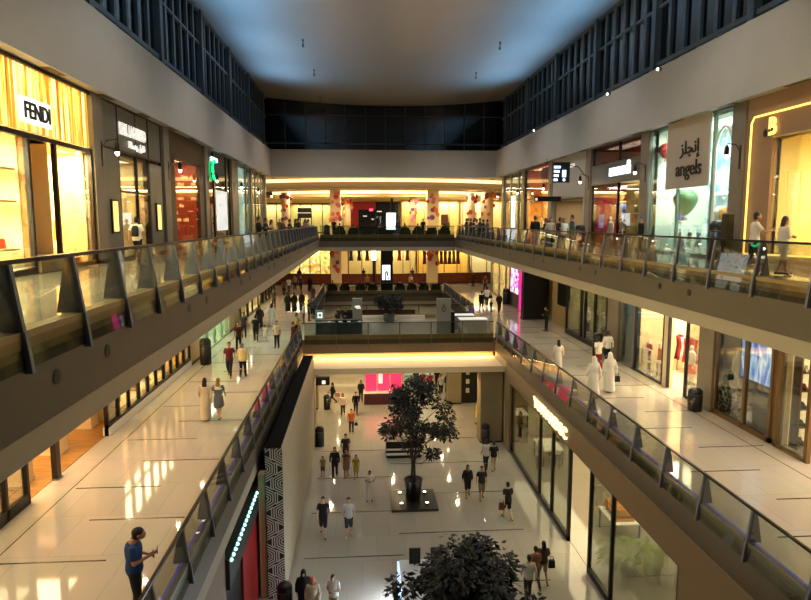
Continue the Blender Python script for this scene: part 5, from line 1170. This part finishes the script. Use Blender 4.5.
P(-10.3, 27.3, U, 180, 'stand', 1.72, [('longshirt', KK), (TT, KK)], 'person in black inside the doorway of the grey panelled shop')
for x, c, lab in ((-1.9, KK, 'seated guest in black at the start of the top floor cafe row'), (-.6, (190, 110, 80), 'seated guest in coral in the top floor cafe'), (1.95, (150, 120, 90), 'seated guest in tan in the top floor cafe'), (4.2, (110, 90, 60), 'seated guest in khaki beside the top floor totem'), (5.45, KK, 'seated guest in black in the middle of the top floor cafe row'), (7.95, (60, 60, 60), 'seated guest in charcoal at the end of the top floor cafe row')):
    P(x, 60.66, U, 0, 'sit', 1.72, [('tee', c), (TT, KK)], lab)
P(-2.5, 62.2, U, 180, 'stand', 1.7, [('tee', KK), (TT, KK)], 'waiter in black standing before the square column with red flowers')
P(3.65, 61.9, U, 0, 'stand', 1.74, [('tee', (60, 70, 90)), (TT, (80, 90, 120))], 'person in blue-grey standing beside the top floor totem')
P(6.1, 62.2, U, 180, 'stand', 1.72, [('tee', KK), (TT, KK)], 'waiter in black standing in front of the slim round column')
P(8.3, 61.0, U, 180, 'stand', 1.72, [('longshirt', (150, 140, 60)), (TT, (60, 60, 40))], 'person in a yellow-green top standing at the cafe corner', 'long')
P(-5.2, 62.5, U, 180, 'stand', 1.74, [('tee', KK), (TT, KK)], 'person in black standing before the yellow-green lit shop')
P(-7.2, 58.5, U, 180, 'stand', 1.7, [('tee', (120, 70, 50)), (TT, KK)], 'person in rust standing in front of the far beige shop')
# ---- ground floor
P(-1.72, 26.85, G, 180, 'walk', 1.82, [('tee', KK), ('shorts', (28, 28, 32))], 'man in a black tee shirt and shorts walking toward the visitor', skin='l')
P(-0.60, 26.72, G, 180, 'stroll', 1.78, [('tee', (190, 190, 192)), ('shorts', (50, 50, 56))], 'man in a pale printed tee shirt and grey shorts beside the one in black', skin='l', shoes=(200, 200, 200))
P(0.37, 30.26, G, 180, 'phone', 1.58, [('tee', (215, 210, 200)), (TT, (210, 205, 195))], 'person dressed in white reading a phone near the dark plinth')
P(-2.12, 33.51, G, 180, 'stand', 1.12, [('tee', (130, 120, 60)), ('shorts', (60, 60, 50))], 'small boy in an olive top at the edge of the family group')
P(-1.46, 33.19, G, 180, 'stroll', 1.74, [('longshirt', KK), (TT, KK)], 'person in black trousers and top leading the family group', 'long')
P(-0.85, 33.28, G, 180, 'stroll', 1.58, [('dress', (120, 92, 66)), ('top', (60, 44, 34))], 'woman in a tan dress in the middle of the family group', 'long')
P(-0.33, 33.11, G, 180, 'stroll', 1.30, [('dress', (150, 130, 40))], 'girl in a mustard dress beside the woman in tan', 'long')
P(-0.92, 35.31, G, 180, 'stroll', 1.74, [('tee', (48, 40, 36)), (TT, KK)], 'man in dark brown walking behind the family group')
P(-0.67, 40.52, G, 180, 'stand', 1.62, [('tee', (215, 110, 30)), (TT, (30, 34, 56))], 'person in a bright orange top carrying a small dark bag')
P(-1.32, 44.36, G, 180, 'stroll', 1.62, [('loose', (225, 190, 170)), (TT, KK)], 'woman in a white and pink top walking ahead of the yellow scarf', 'long', 'r')
P(-0.41, 44.65, G, 180, 'walk', 1.66, [('longshirt', KK), (TT, KK), ('top', (190, 180, 40))], 'man in black over a bright yellow vest under the crossing')
P(0.73, 48.47, G, 0, 'walk', 1.80, [('tee', KK), (TT, KK)], 'tall man all in black walking away under the crossing')
P(-0.04, 47.97, G, 180, 'walk', 1.66, [('loose', (30, 24, 26)), (TT, KK)], 'woman in dark clothes walking toward the yellow vest', 'long')
P(-2.15, 47.31, G, 100, 'walk', 1.68, [('loose', KK), (TT, KK)], 'woman in black carrying a pinkish bag near the pale rear pier', 'long')
P(5.26, 30.38, G, 180, 'stroll', 1.66, [('loose', KK), ('shorts', KK)], 'woman in a loose black top walking beside the patterned tee shirt', 'long')
P(5.91, 30.04, G, 180, 'stroll', 1.72, [('tee', (34, 28, 40)), ('shorts', (110, 100, 84))], 'man in a dark printed tee shirt and khaki shorts')
P(6.71, 27.83, G, 10, 'walk', 1.80, [('tee', (22, 20, 24)), ('shorts', (24, 22, 26))], 'man in black shorts walking away with a brown carrier bag', skin='l')
P(6.85, 33.65, G, 10, 'stroll', 1.78, [('tee', (190, 188, 184)), (TT, (30, 36, 60))], 'man in a white tee shirt and dark jeans near the long shop window')
P(7.25, 33.55, G, 0, 'stroll', 1.70, [('tee', KK), (TT, (180, 170, 150))], 'woman in a black top and cream trousers near the long shop window', 'bun')
P(7.87, 41.79, G, 90, 'stand', 1.62, [('dress', (215, 190, 40))], 'woman in a bright yellow dress under the crossing', 'long')
P(-2.08, 21.20, G, 185, 'stroll', 1.66, [('robe', (12, 11, 13))], 'woman in a black abaya beside the man with a pink headcloth', ('shayla', (12, 11, 13)))
P(-1.72, 20.72, G, 178, 'stroll', 1.66, [('robe', (205, 190, 165))], 'man in a cream robe with a pinkish headcloth', ('ghutra', (190, 120, 110)))
P(-1.02, 20.89, G, 160, 'phone', 1.66, [('tee', (205, 202, 196)), ('shorts', (150, 130, 100))], 'man in a white tee shirt and khaki shorts raising his hands')
P(6.00, 21.47, G, 0, 'stroll', 1.74, [('longshirt', (190, 184, 176)), (TT, (34, 34, 40))], 'man in a pale shirt at the edge of the nearest ficus')
P(6.85, 22.51, G, 0, 'walk', 1.70, [('tee', (66, 52, 40)), ('shorts', (160, 140, 110))], 'person in a brown top with a black shoulder bag', 'long')
P(6.46, 22.21, G, 5, 'walk', 1.66, [('tee', (120, 80, 60)), (TT, (70, 60, 56))], 'person in a russet top between the pale shirt and the brown top')
far = [(437, 386, KK, 'black', 'long'), (426, 391, (130, 24, 28), 'dark red', 'short'), (432, 390, (170, 30, 34), 'bright red', 'short'), (441, 395, (170, 166, 160), 'pale grey', 'short'), (419, 389, (40, 44, 50), 'slate', 'short'), (412, 388, KK, 'inky black', 'long')]
for px_, py_, c, nm, hr in far: pass
for (x, y), c, nm, hr in (((6.24, 51.39), (34, 34, 44), 'navy', 'short'), ((4.99, 50.54), (130, 24, 28), 'dark red', 'short'), ((5.49, 49.89), (175, 30, 34), 'bright red', 'short'), ((6.30, 49.24), (170, 166, 160), 'pale grey', 'short'), ((4.48, 51.20), (60, 66, 70), 'slate grey', 'long')):
    P(x, y, G, 180, 'stroll', 1.7, [('tee', c), (TT, KK)], 'person in a %s top in the group behind the tall ficus' % nm, hr)
P(6.94, 49.79, G, 180, 'stroll', 1.70, [('robe', KK)], 'woman in a black abaya beside the glowing mint shopfront', ('shayla', KK))
P(10.1, 39.0, .02, 100, 'stand', 1.66, [('loose', (70, 52, 40)), (TT, KK)], 'shopper in brown inside the long ground floor shop', 'long')
P(9.75, 33.4, .02, 150, 'stand', 1.72, [('tee', (205, 195, 170)), (TT, (120, 60, 50))], 'shop assistant in a pale top behind the long shop window')
# bags held by people
hx = lambda x, y, dx, dy: (x+dx, y+dy)
bx_, by_ = 6.71, 27.83; bag(bx_-.30, by_-.05, .50, (96, 50, 28), 'brown carrier bag in the hand of the man in black shorts', .26, .32, .14)
bx_, by_ = 11.09, 27.32; bag(bx_+.33, by_-.05, M+.48, KK, 'dark bag hanging from the hand of the robed man', .26, .26, .1)
bx_, by_ = -0.67, 40.52; bag(bx_+.3, by_-.05, .52, (20, 22, 40), 'small navy bag beside the person in orange', .22, .2, .1)
bx_, by_ = 6.85, 22.51; bag(bx_+.32, by_, .62, KK, 'black shoulder bag of the person in brown', .24, .3, .12)
bx_, by_ = -2.15, 47.31; bag(bx_+.35, by_-.1, .6, (190, 130, 110), 'pinkish bag carried by the woman in black', .4, .3, .15)
bx_, by_ = 11.38, 56.68; bag(bx_+.28, by_-.1, M+.7, KK, 'black bag held by the person in a white top', .34, .28, .14)

# ---------------------------------------------------------------- goods and fittings in the shops
M, U = Z2, Z3
# gold-curtained shop
mannequin(-10.1, 22.3, U+.5, -60, [('dress', (240, 140, 30))], 'small mannequin in an orange dress on the block in the gold-lit window', 1.25)
MB_ = MB().box(-10.4, -9.75, 21.9, 22.7, U+.02, U+.5); tag(rootify(MB_.build('display_block', mat('cream_block', (250, 225, 160), .5)), (-10.1, 22.3, U+.02)), 'cream block under the small orange mannequin', 'plinth')
bag(-10.0, 23.1, U+.021, (240, 96, 30), 'bright orange handbag on the floor of the gold-lit window', .5, .4, .2, 60)
bag(-9.95, 22.85, U+.021, (225, 50, 30), 'red handbag standing just before the bright orange one', .36, .3, .15, 60)
for k, (z, c, nm) in enumerate(((12.95, (22, 24, 40), 'dark navy'), (12.95, (215, 60, 30), 'tomato red'), (14.3, (235, 205, 160), 'cream'), (15.2, (150, 90, 50), 'brown'))):
    y = 18.4 if k != 1 else 18.75
    MBk = MB().box(-10.6, -9.7, 18.0 if k != 1 else 19.0, 19.1, z-.06, z) if k != 1 else None
    if MBk: tag(rootify(MBk.build('glass_shelf', mat('pale_gold_shelf', (235, 205, 130), .3)), (-10.1, 18.5, z-.06)), 'pale gold shelf carrying the %s handbag in the brightest window' % nm, 'shelf')
    bag(-10.1, y, z+.001, c, '%s handbag on a shelf of the brightest gold-curtained window' % nm, .34, .28, .16, 50)
# balloon shop
def balloon(x, y, z, r, cols, label, basket=True):
    t = thing('toy_balloon', label, 'balloon', (x, y, z)); seg = 16
    prof = [(.02, 1.0), (.45, .9), (.8, .62), (.98, .25), (1.0, 0), (.9, -.35), (.62, -.8), (.35, -1.15), (.22, -1.25)]
    for ci, m in enumerate(cols):
        b = MB()
        for k in range(seg):
            if (k//2) % len(cols) != ci: continue
            a0, a1 = 2*PI*k/seg, 2*PI*(k+1)/seg; vs = []
            for pr, pz in prof: vs += [(x+r*pr*math.cos(a0), y+r*pr*math.sin(a0), z+r*pz), (x+r*pr*math.cos(a1), y+r*pr*math.sin(a1), z+r*pz)]
            b.add(vs, [(2*i, 2*i+2, 2*i+3, 2*i+1) for i in range(len(prof)-1)], 0, True)
        b.build('envelope', m, t)
    MB().box(x-.16*r, x+.16*r, y-.16*r, y+.16*r, z-1.75*r, z-1.5*r).tube([(x-.12*r, y, z-1.5*r), (x-.2*r, y, z-1.24*r)], .01, 4).tube([(x+.12*r, y, z-1.5*r), (x+.2*r, y, z-1.24*r)], .01, 4).build('basket', mat('wicker', (150, 110, 60), .7), t)
    MB().tube([(x, y, z+r), (x, y, ZC-.205)], .008, 4).build('string', GREYM, t)
GRB = mat('balloon_green', (84, 128, 84), .5); WHB = mat('balloon_white', (240, 238, 228), .5, emit=(240, 238, 228), es=.15); RDB = mat('balloon_red', (176, 60, 54), .5); ORB = mat('balloon_orange', (235, 170, 90), .5); BLB = mat('balloon_blue', (60, 130, 215), .5, emit=(60, 130, 215), es=.2)
balloon(15.35, 29.6, 14.7, .55, [GRB], 'big green hot-air balloon hanging in the shop window under the lettered board')
balloon(15.3, 26.4, 13.95, .42, [RDB, WHB, ORB], 'red white and orange striped hot-air balloon in the shop window')
balloon(15.7, 30.7, 14.1, .28, [BLB], 'small blue balloon behind the big green one')
balloon(15.05, 31.2, 17.2, .34, [RDB], 'dark red balloon high up beside the lettered board')
for k, (y, c, nm) in enumerate(((30.4, (210, 190, 180), 'pale pink'), (29.5, (60, 60, 70), 'charcoal'), (28.7, (70, 110, 150), 'blue'), (27.2, (230, 225, 220), 'white'), (26.3, (50, 50, 60), 'black'))):
    mannequin(15.6, y, U+.02, 90, [('tee', c), ('shorts', (50, 50, 60))], 'child mannequin in a %s top in the balloon shop window' % nm, 1.15, 'stroll')
MB_ = MB().box(17.4, 17.59, 24.9, 31.0, 15.0, 15.12); tag(rootify(MB_.build('light_bar', mat('white_light_bar', (245, 255, 255), .4, emit=(240, 255, 255), es=2.5)), (17.45, 28, 15.0)), 'long white light bar on the rear wall of the balloon shop', 'lamp')
t = thing('display_table', 'pale blue display table with folded clothes in the balloon shop', 'table', (16.6, 26.8, U+.02)); MB().box(16.2, 17.0, 26.2, 27.6, 12.95, 13.02).build('table_top', mat('pale_blue_top', (170, 195, 210), .4), t)
for sx in (16.25, 16.95):
    for sy in (26.25, 27.55): MB().box(sx-.03, sx+.03, sy-.03, sy+.03, U+.02, 12.95).build('leg', WHITE, t)
# granite-fronted shop
mannequin(15.2, 38.2, U+.02, 100, [('top', WW), ('longdress', (220, 215, 205))], 'white mannequin in a long white outfit in the crimson window')
mannequin(15.2, 36.5, U+.02, 90, [('tee', WW), ('trousers', (30, 34, 50))], 'white mannequin in dark trousers beside the olive panel', 1.8)
MB_ = MB().ball((15.2, 36.5, 14.45), .28, seg=14); tag(rootify(MB_.build('blue_sphere', BLB), (15.2, 36.5, 14.2)), 'bright blue ball fixed above the mannequin in dark trousers', 'ornament')
MB_ = MB().box(14.9, 15.5, 37.0, 37.7, U+.02, U+.4); tag(rootify(MB_.build('display_block', mat('salmon_block', (235, 120, 100), .6)), (15.2, 37.35, U+.02)), 'salmon pink block on the floor of the crimson window', 'plinth')
MB_ = MB().box(14.95, 15.0, 38.9, 39.5, 13.3, 14.1); t = thing('window_card', 'small lilac card standing in the crimson window', 'sign', (14.97, 39.2, U+.02)); MB_.build('card', mat('lilac_card', (190, 180, 255), .5, emit=(190, 180, 255), es=.6), t); MB().box(14.96, 14.99, 39.18, 39.22, U+.02, 13.3).build('stem', GREYM, t)
# shop windows at the end of the top floor
mannequin(15.3, 53.5, U+.02, 90, [('robe', WW)], 'white-draped mannequin in the orange-gold window')
# shoe shop: lit shelves, shoes
SHW = mat('lit_shelf_back', (255, 236, 190), .5, emit=(255, 226, 165), es=.9)
SHB = mat('walnut', (84, 56, 34), .5)
def shoe_mesh():
    b = MB(); loft(b, [(0, 0, 0, .045, .135), (0, 0, .02, .046, .138), (0, .01, .05, .042, .12), (0, -.03, .08, .034, .07), (0, -.055, .12, .03, .045)], 14); return b
SH0 = None; SC_ = [((30, 28, 28), 'black'), ((120, 40, 30), 'oxblood'), ((70, 50, 36), 'brown'), ((200, 190, 170), 'cream'), ((40, 50, 80), 'navy')]
def shelf_unit(x0, x1, y0, y1, z, levels, label, vertical=3):
    t = thing('shelf_unit', label, 'shelf', ((x0+x1)/2, (y0+y1)/2, z))
    MB().box(x1-.06, x1, y0, y1, z, z+levels*.62+.3).build('lit_back', SHW, t)
    for k in range(levels+1): MB().box(x0, x1-.07, y0, y1, z+.12+.62*k, z+.16+.62*k).build('shelf', SHB, t)
    for k in range(vertical+1):
        y = y0+(y1-y0)*k/vertical; MB().box(x0+.01, x1-.07, y-.03, y+.03, z, z+levels*.62+.3).build('upright', SHB, t)
t = thing('shelf_unit', 'glowing wall of walnut shelves full of shoes beyond the open doorway', 'shelf', (15.8, 19.9, M+.02))
MB().box(14.5, 17.1, 20.06, 20.14, M+.02, 9.9).build('lit_back', SHW, t)
for k in range(6): MB().box(14.5, 17.1, 19.65, 20.06, M+.14+.62*k, M+.18+.62*k).build('shelf', SHB, t)
for k in range(4): MB().box(14.47+.87*k, 14.53+.87*k, 19.66, 20.06, M+.02, 9.9).build('upright', SHB, t)
me0 = None; onum = 0
for lv in range(5):
    for k in range(6):
        y = 19.84; z = M+.02+.16+.62*lv
        c, nm = SC_[(lv*7+k*3) % 5]
        if me0 is None: o = shoe_mesh().build('shoe', cloth(c)); me0 = o.data; me0.transform(Matrix.Scale(1.5, 4)); me0.materials.clear(); me0.materials.append(None)
        else: o = bpy.data.objects.new('shoe', me0); COL.objects.link(o)
        o.material_slots[0].link = 'OBJECT'; o.material_slots[0].material = cloth(c); o.location = (14.75+.43*k, y, z+.001); o.rotation_euler = (0, 0, math.radians(160+20*math.sin(k*3+lv)))
        tag(o, '%s shoe on shelf %s, %s from the doorway side of the lit shoe wall' % (nm, ('one', 'two', 'three', 'four', 'five')[lv], ORD[k]), 'shoe', 'shoes on the lit walnut shelves')
t = thing('patterned_stool', 'dark box stool with a pale diamond pattern inside the glazed corner window', 'stool', (14.36, 23.45, M+.02)); MB().box(14.16, 14.56, 23.0, 23.9, M+.1, 7.35).build('body', grad_mat('diamond_pattern', 'voronoi', scale=9, cols=[(.3, (40, 36, 32)), (.55, (190, 180, 160))], interp='CONSTANT'), t)
MB().box(14.2, 14.5, 23.05, 23.85, M+.02, M+.1).build('base', BLK, t)
bag(14.36, 23.45, 7.351, (34, 32, 32), 'dark grey bag on top of the diamond-patterned stool', .5, .4, .3, 90)
t = thing('shelf_rack', 'low black rack under the glowing video screen', 'shelf', (14.8, 21.3, M+.02)); MB().box(14.2, 14.6, 20.6, 22.2, M+.02, M+.12).box(14.2, 14.6, 20.6, 22.2, 7.0, 7.06).box(14.2, 14.26, 20.6, 20.66, M+.1, 7.5).box(14.2, 14.26, 22.14, 22.2, M+.1, 7.5).box(14.2, 14.6, 20.6, 22.2, 7.5, 7.56).box(14.54, 14.6, 20.6, 22.2, M+.1, 7.5).build('frame', BLK, t); MB().box(14.3, 14.5, 21, 21.8, 7.06, 7.1).build('tray', GREYM, t)
# clothes shop
mannequin(14.62, 31.05, M, 95, [('tee', (160, 24, 34)), ('trousers', (150, 140, 70))], 'mannequin in a red top and olive trousers in the clothes window', 1.7, body=(245, 240, 235))
mannequin(14.62, 29.8, M, 80, [('longdress', (225, 110, 80)), ('cap', (240, 235, 225))], 'mannequin in a long coral dress and white hat in the clothes window', 1.72)
def cube_frame(x, y, z, w, h, label):
    t = thing('cube_frame', label, 'display stand', (x, y, z)); b = MB(); e = .02; v = .26
    for sx in (-1, 1):
        for sy in (-1, 1): b.box(x+sx*w/2-e, x+sx*w/2+e, y+sy*v-e, y+sy*v+e, z, z+h)
    for zz in (z+e, z+h*.5, z+h-e):
        for s_ in (-1, 1): b.box(x-w/2, x+w/2, y+s_*v-e, y+s_*v+e, zz-e, zz+e); b.box(x+s_*w/2-e, x+s_*w/2+e, y-v, y+v, zz-e, zz+e)
    b.build('frame', WHITE, t); return t
cube_frame(14.28, 30.55, M+.025, .2, 1.25, 'taller white wire cube stand in front of the clothes window')
cube_frame(14.28, 29.25, M+.025, .2, .9, 'lower white wire cube stand in front of the coral dress')
mannequin(15.4, 28.3, M+.02, 90, [('tee', WW), ('skirt', (235, 110, 70))], 'mannequin in a white top and orange skirt inside the clothes shop doorway', 1.85)
t = thing('clothes_rail', 'clothes rail holding red garments inside the clothes shop', 'clothes rail', (16.2, 30.4, M+.02)); MB().tube([(16.2, 29.6, 8.0), (16.2, 31.2, 8.0)], .025, 6).build('rail', GREYM, t)
for y in (29.6, 31.2): MB().tube([(16.2, y, M+.02), (16.2, y, 8.0)], .025, 6).build('post', GREYM, t)
for k in range(6):
    y = 29.7+.26*k; c = (DR[1], DR[5], DR[1], DR[4], DR[1], DR[0])[k]; nm = ('red', 'coral', 'scarlet', 'white', 'bright red', 'maroon')[k]
    o = rootify(garment(16.2, y, 6.75, 1.22, c, .5), (16.2, y, 6.75)); tag(o, nm+' garment on the rail inside the clothes shop', 'garment', 'garments on the clothes shop rail')
for k, (y, x) in enumerate(((27.9, 16.6), (28.5, 16.9))):
    o = rootify(garment(x, y, 7.2, 1.5, (DR[1], DR[4])[k], .5), (x, y, 7.2)); t = thing('wall_hook_rail', 'short hook holding the '+('red' if k == 0 else 'white')+' garment by the dark blue frame', 'hook', (x, y, M+.02)); MB().tube([(x, y+.02, M+.02), (x, y+.02, 8.7)], .02, 6).build('post', GREYM, t); tag(o, ('red', 'white')[k]+' garment hanging close to the dark blue frame', 'garment')
for px_, (x, y), nm in ((0, (14.50, 30.93), 'first'), (1, (14.49, 29.27), 'second'), (2, (14.57, 27.77), 'third')):
    o = MB().box(x-.3, x+.3, y-.2, y+.2, M+.003, M+.012).build('floor_plate', mat('bronze_floor_plate', (150, 128, 90), .4, metal=.3)); rootify(o, (x, y, M+.003)); tag(o, nm+' bronze plate let into the floor before the clothes shop', 'floor plate', 'bronze floor plates')
# jutting display window
for k, (y, c, nm) in enumerate(((40.6, WW, 'white'), (39.2, (40, 36, 36), 'black'), (38.0, (200, 190, 170), 'cream'), (36.2, (90, 80, 60), 'olive'))):
    mannequin(14.9, y, M+.3, 90, [('longshirt', c), ('trousers', KK)], 'mannequin in a %s jacket in the black-framed jutting window' % nm, 1.72)
MB_ = MB().box(14.3, 15.5, 35.4, 42.3, M+.02, M+.29); tag(rootify(MB_.build('window_podium', mat('dark_podium', (70, 60, 50), .5)), (14.9, 38.9, M+.02)), 'dark podium under the mannequins of the jutting window', 'plinth')
MB_ = MB().box(15.9, 16.2, 36.0, 37.0, M+.02, 8.3); tag(rootify(MB_.build('lit_cabinet', mat('yellow_cabinet', (235, 205, 110), .5, emit=(235, 205, 110), es=.7)), (16, 36.5, M+.02)), 'glowing yellow cabinet behind the olive-jacketed mannequin', 'cabinet')
# open wood-floored shop of the middle floor
STR = mat('dark_stripe', (70, 50, 44), .5)
for k, (x, y) in enumerate(((-10.3, 18.4), (-10.4, 20.9), (-10.5, 23.6))):
    nm = ('nearest', 'middle', 'farthest')[k]
    t = thing('display_cabinet', '%s cream cabinet with dark stripes in the wood-floored open shop' % nm, 'cabinet', (x, y, M+.02))
    MB().box(x-.55, x+.55, y, y+.6, M+.02, 9.2).build('body', mat('cream_cabinet', (236, 208, 160), .5), t)
    for q in range(4): MB().box(x-.42, x+.42, y-.01, y, 8.3+.16*q, 8.36+.16*q).build('stripe', STR, t)
    MB().box(x-.57, x+.57, y-.02, y+.62, M+.02, M+.12).build('plinth', mat('cream_skirting', (240, 225, 190), .5), t)
# goods in the long window bay
bag(-9.9, 26.0, M+.33, (40, 30, 28), 'black handbag nearest the dark post of the long bright bay', .4, .3, .2, 90)
MB_ = MB().box(-10.3, -9.5, 24.9, 33.7, M+.02, M+.32); tag(rootify(MB_.build('window_podium', mat('gold_podium', (230, 195, 130), .5)), (-9.9, 29.3, M+.02)), 'long golden podium inside the bright slender-framed bay', 'plinth')
mannequin(-9.9, 27.9, M+.34, -90, [('longdress', (190, 90, 70))], 'mannequin in a terracotta dress in the bright slender-framed bay', 1.7)
mannequin(-9.9, 29.6, M+.34, -90, [('longshirt', KK), ('trousers', KK)], 'mannequin all in black in the bright slender-framed bay', 1.75)
rnd_ = random.Random(9); t = thing('potted_bush', 'dark leafy potted plant at the far end of the bright slender-framed bay', 'plant', (-9.9, 31.8, M+.33)); MB().lathe([(.2, 0), (.27, .4), (.24, .4)], (-9.9, 31.8, M+.33), 16).build('pot', POT, t)
MB().tube([(-9.9, 31.8, M+.6), (-9.9, 31.8, M+2.0)], .03, 6).build('stem', BARK, t); foliage([((-9.9, 31.8, M+1.2+.35*k), .42) for k in range(4)], 900, .2, rnd_).build('foliage', LEAF, t)
# pale green shop
for k in range(4):
    y = 37+1.9*k; o = rootify(garment(-10.6, y, M+1.3, 1.3, DR[4] if k % 2 else DR[3], .5, 'x'), (-10.6, y, M+1.3)); tag(o, ('olive', 'white')[k % 2]+' garment, '+ORD[k]+' from the beige pier, in the pale green shop', 'garment', 'garments in the pale green shop')
t = thing('clothes_rail', 'clothes rail running through the pale green shop', 'clothes rail', (-10.6, 40, M+.02)); MB().tube([(-10.6, 36.4, M+2.62), (-10.6, 43.4, M+2.62)], .025, 6).build('rail', GREYM, t)
for y in (36.4, 43.4): MB().tube([(-10.6, y, M+.02), (-10.6, y, M+2.62)], .025, 6).build('post', GREYM, t)
# ground floor shop
def table(x, y, w, d, h, m, label, z=.02):
    t = thing('display_table', label, 'table', (x, y, z)); MB().box(x-w/2, x+w/2, y-d/2, y+d/2, z+h-.06, z+h).build('table_top', m, t)
    for sx in (-1, 1):
        for sy in (-1, 1): MB().box(x+sx*(w/2-.06)-.03, x+sx*(w/2-.06)+.03, y+sy*(d/2-.06)-.03, y+sy*(d/2-.06)+.03, z, z+h-.06).build('leg', BLK, t)
    return t
table(10.7, 34.9, 1.2, 2.0, .95, WHITE, 'white display table behind the glass of the long shop window')
table(10.4, 41.5, 1.4, 1.6, .9, WHITE, 'white display table deepest in the long ground floor shop')
table(11.2, 25.9, 1.2, 1.8, .95, WHITE, 'white table under the wooden rack in the palm window')
t = thing('wooden_rack', 'honey-coloured wooden rack standing on the white table', 'rack', (11.2, 25.9, .971)); b = MB()
for q in range(4): b.box(10.8, 11.6, 25.25+.4*q, 25.3+.4*q, .971, 1.5)
b.box(10.8, 10.85, 25.25, 26.5, 1.45, 1.5).box(11.55, 11.6, 25.25, 26.5, 1.45, 1.5).box(10.8, 11.6, 25.25, 26.5, 1.15, 1.2).build('frame', mat('honey_wood', (205, 140, 70), .5), t); MB().box(10.95, 11.45, 25.4, 26.3, 1.2, 1.3).build('folded_cloth', cloth((220, 190, 150)), t)
t = thing('red_lamp', 'red-orange round lamp shade over the shop entrance', 'lamp', (10.6, 27.4, 3.0)); MB().lathe([(.12, .45), (.4, .1), (.42, 0), (.38, 0)], (10.6, 27.4, 2.9), 20).build('lamp_shade', mat('red_orange_shade', (225, 80, 30), .5, emit=(225, 80, 30), es=.5), t); MB().tube([(10.6, 27.4, 3.3), (10.6, 27.4, 4.14)], .012, 5).build('cord', BLK, t)
shelf_unit(14.2, 14.7, 18, 24, .02, 5, 'glowing shelves on the rear wall behind the palm window', 4)
shelf_unit(14.2, 14.7, 27, 35, .02, 5, 'glowing shelves on the rear wall of the long ground floor shop', 5)
# ---------------------------------------------------------------- small fittings in the vault
for k, (x, y) in enumerate(((-3.66, 44.46), (-3.53, 52.94), (-3.75, 64.11), (9.49, 44.25), (9.46, 53.07), (9.54, 63.18))):
    u = (x-2.75)/12.6; zc = 26.2-.75*(1-u*u)
    t = thing('vault_spotlight', 'small twin spotlight fixed to the vault, %s of the row above the %s' % (('nearest', 'middle', 'farthest')[k % 3], 'gold-curtained shop side' if k < 3 else 'balloon shop side'), 'lamp', (x, y, zc-.4), 0, 'vault spotlights')
    MB().box(x-.05, x+.05, y-.05, y+.05, zc-.12, zc+.02).tube([(x, y, zc-.1), (x, y, zc-.4)], .03, 6).build('stem', BLK, t); MB().lathe([(.07, 0), (.09, -.2), (.07, -.2)], (x, y, zc-.32), 10).build('lamp_head', GREYM, t)
for k, (y, z) in enumerate(((30.3, 20.75), (36.5, 20.8), (52, 20.9))):
    t = thing('wall_spotlight', 'tiny glowing spotlight on the upper wall over the %s' % ('balloon shop', 'granite-fronted shop', 'orange shop')[k], 'lamp', (14.2, y, z)); MB().box(14.06, 14.2, y-.08, y+.08, z, z+.12).build('housing', GREYM, t); MB().ball((14.03, y, z+.06), .06, seg=8).build('lens', UPL, t)
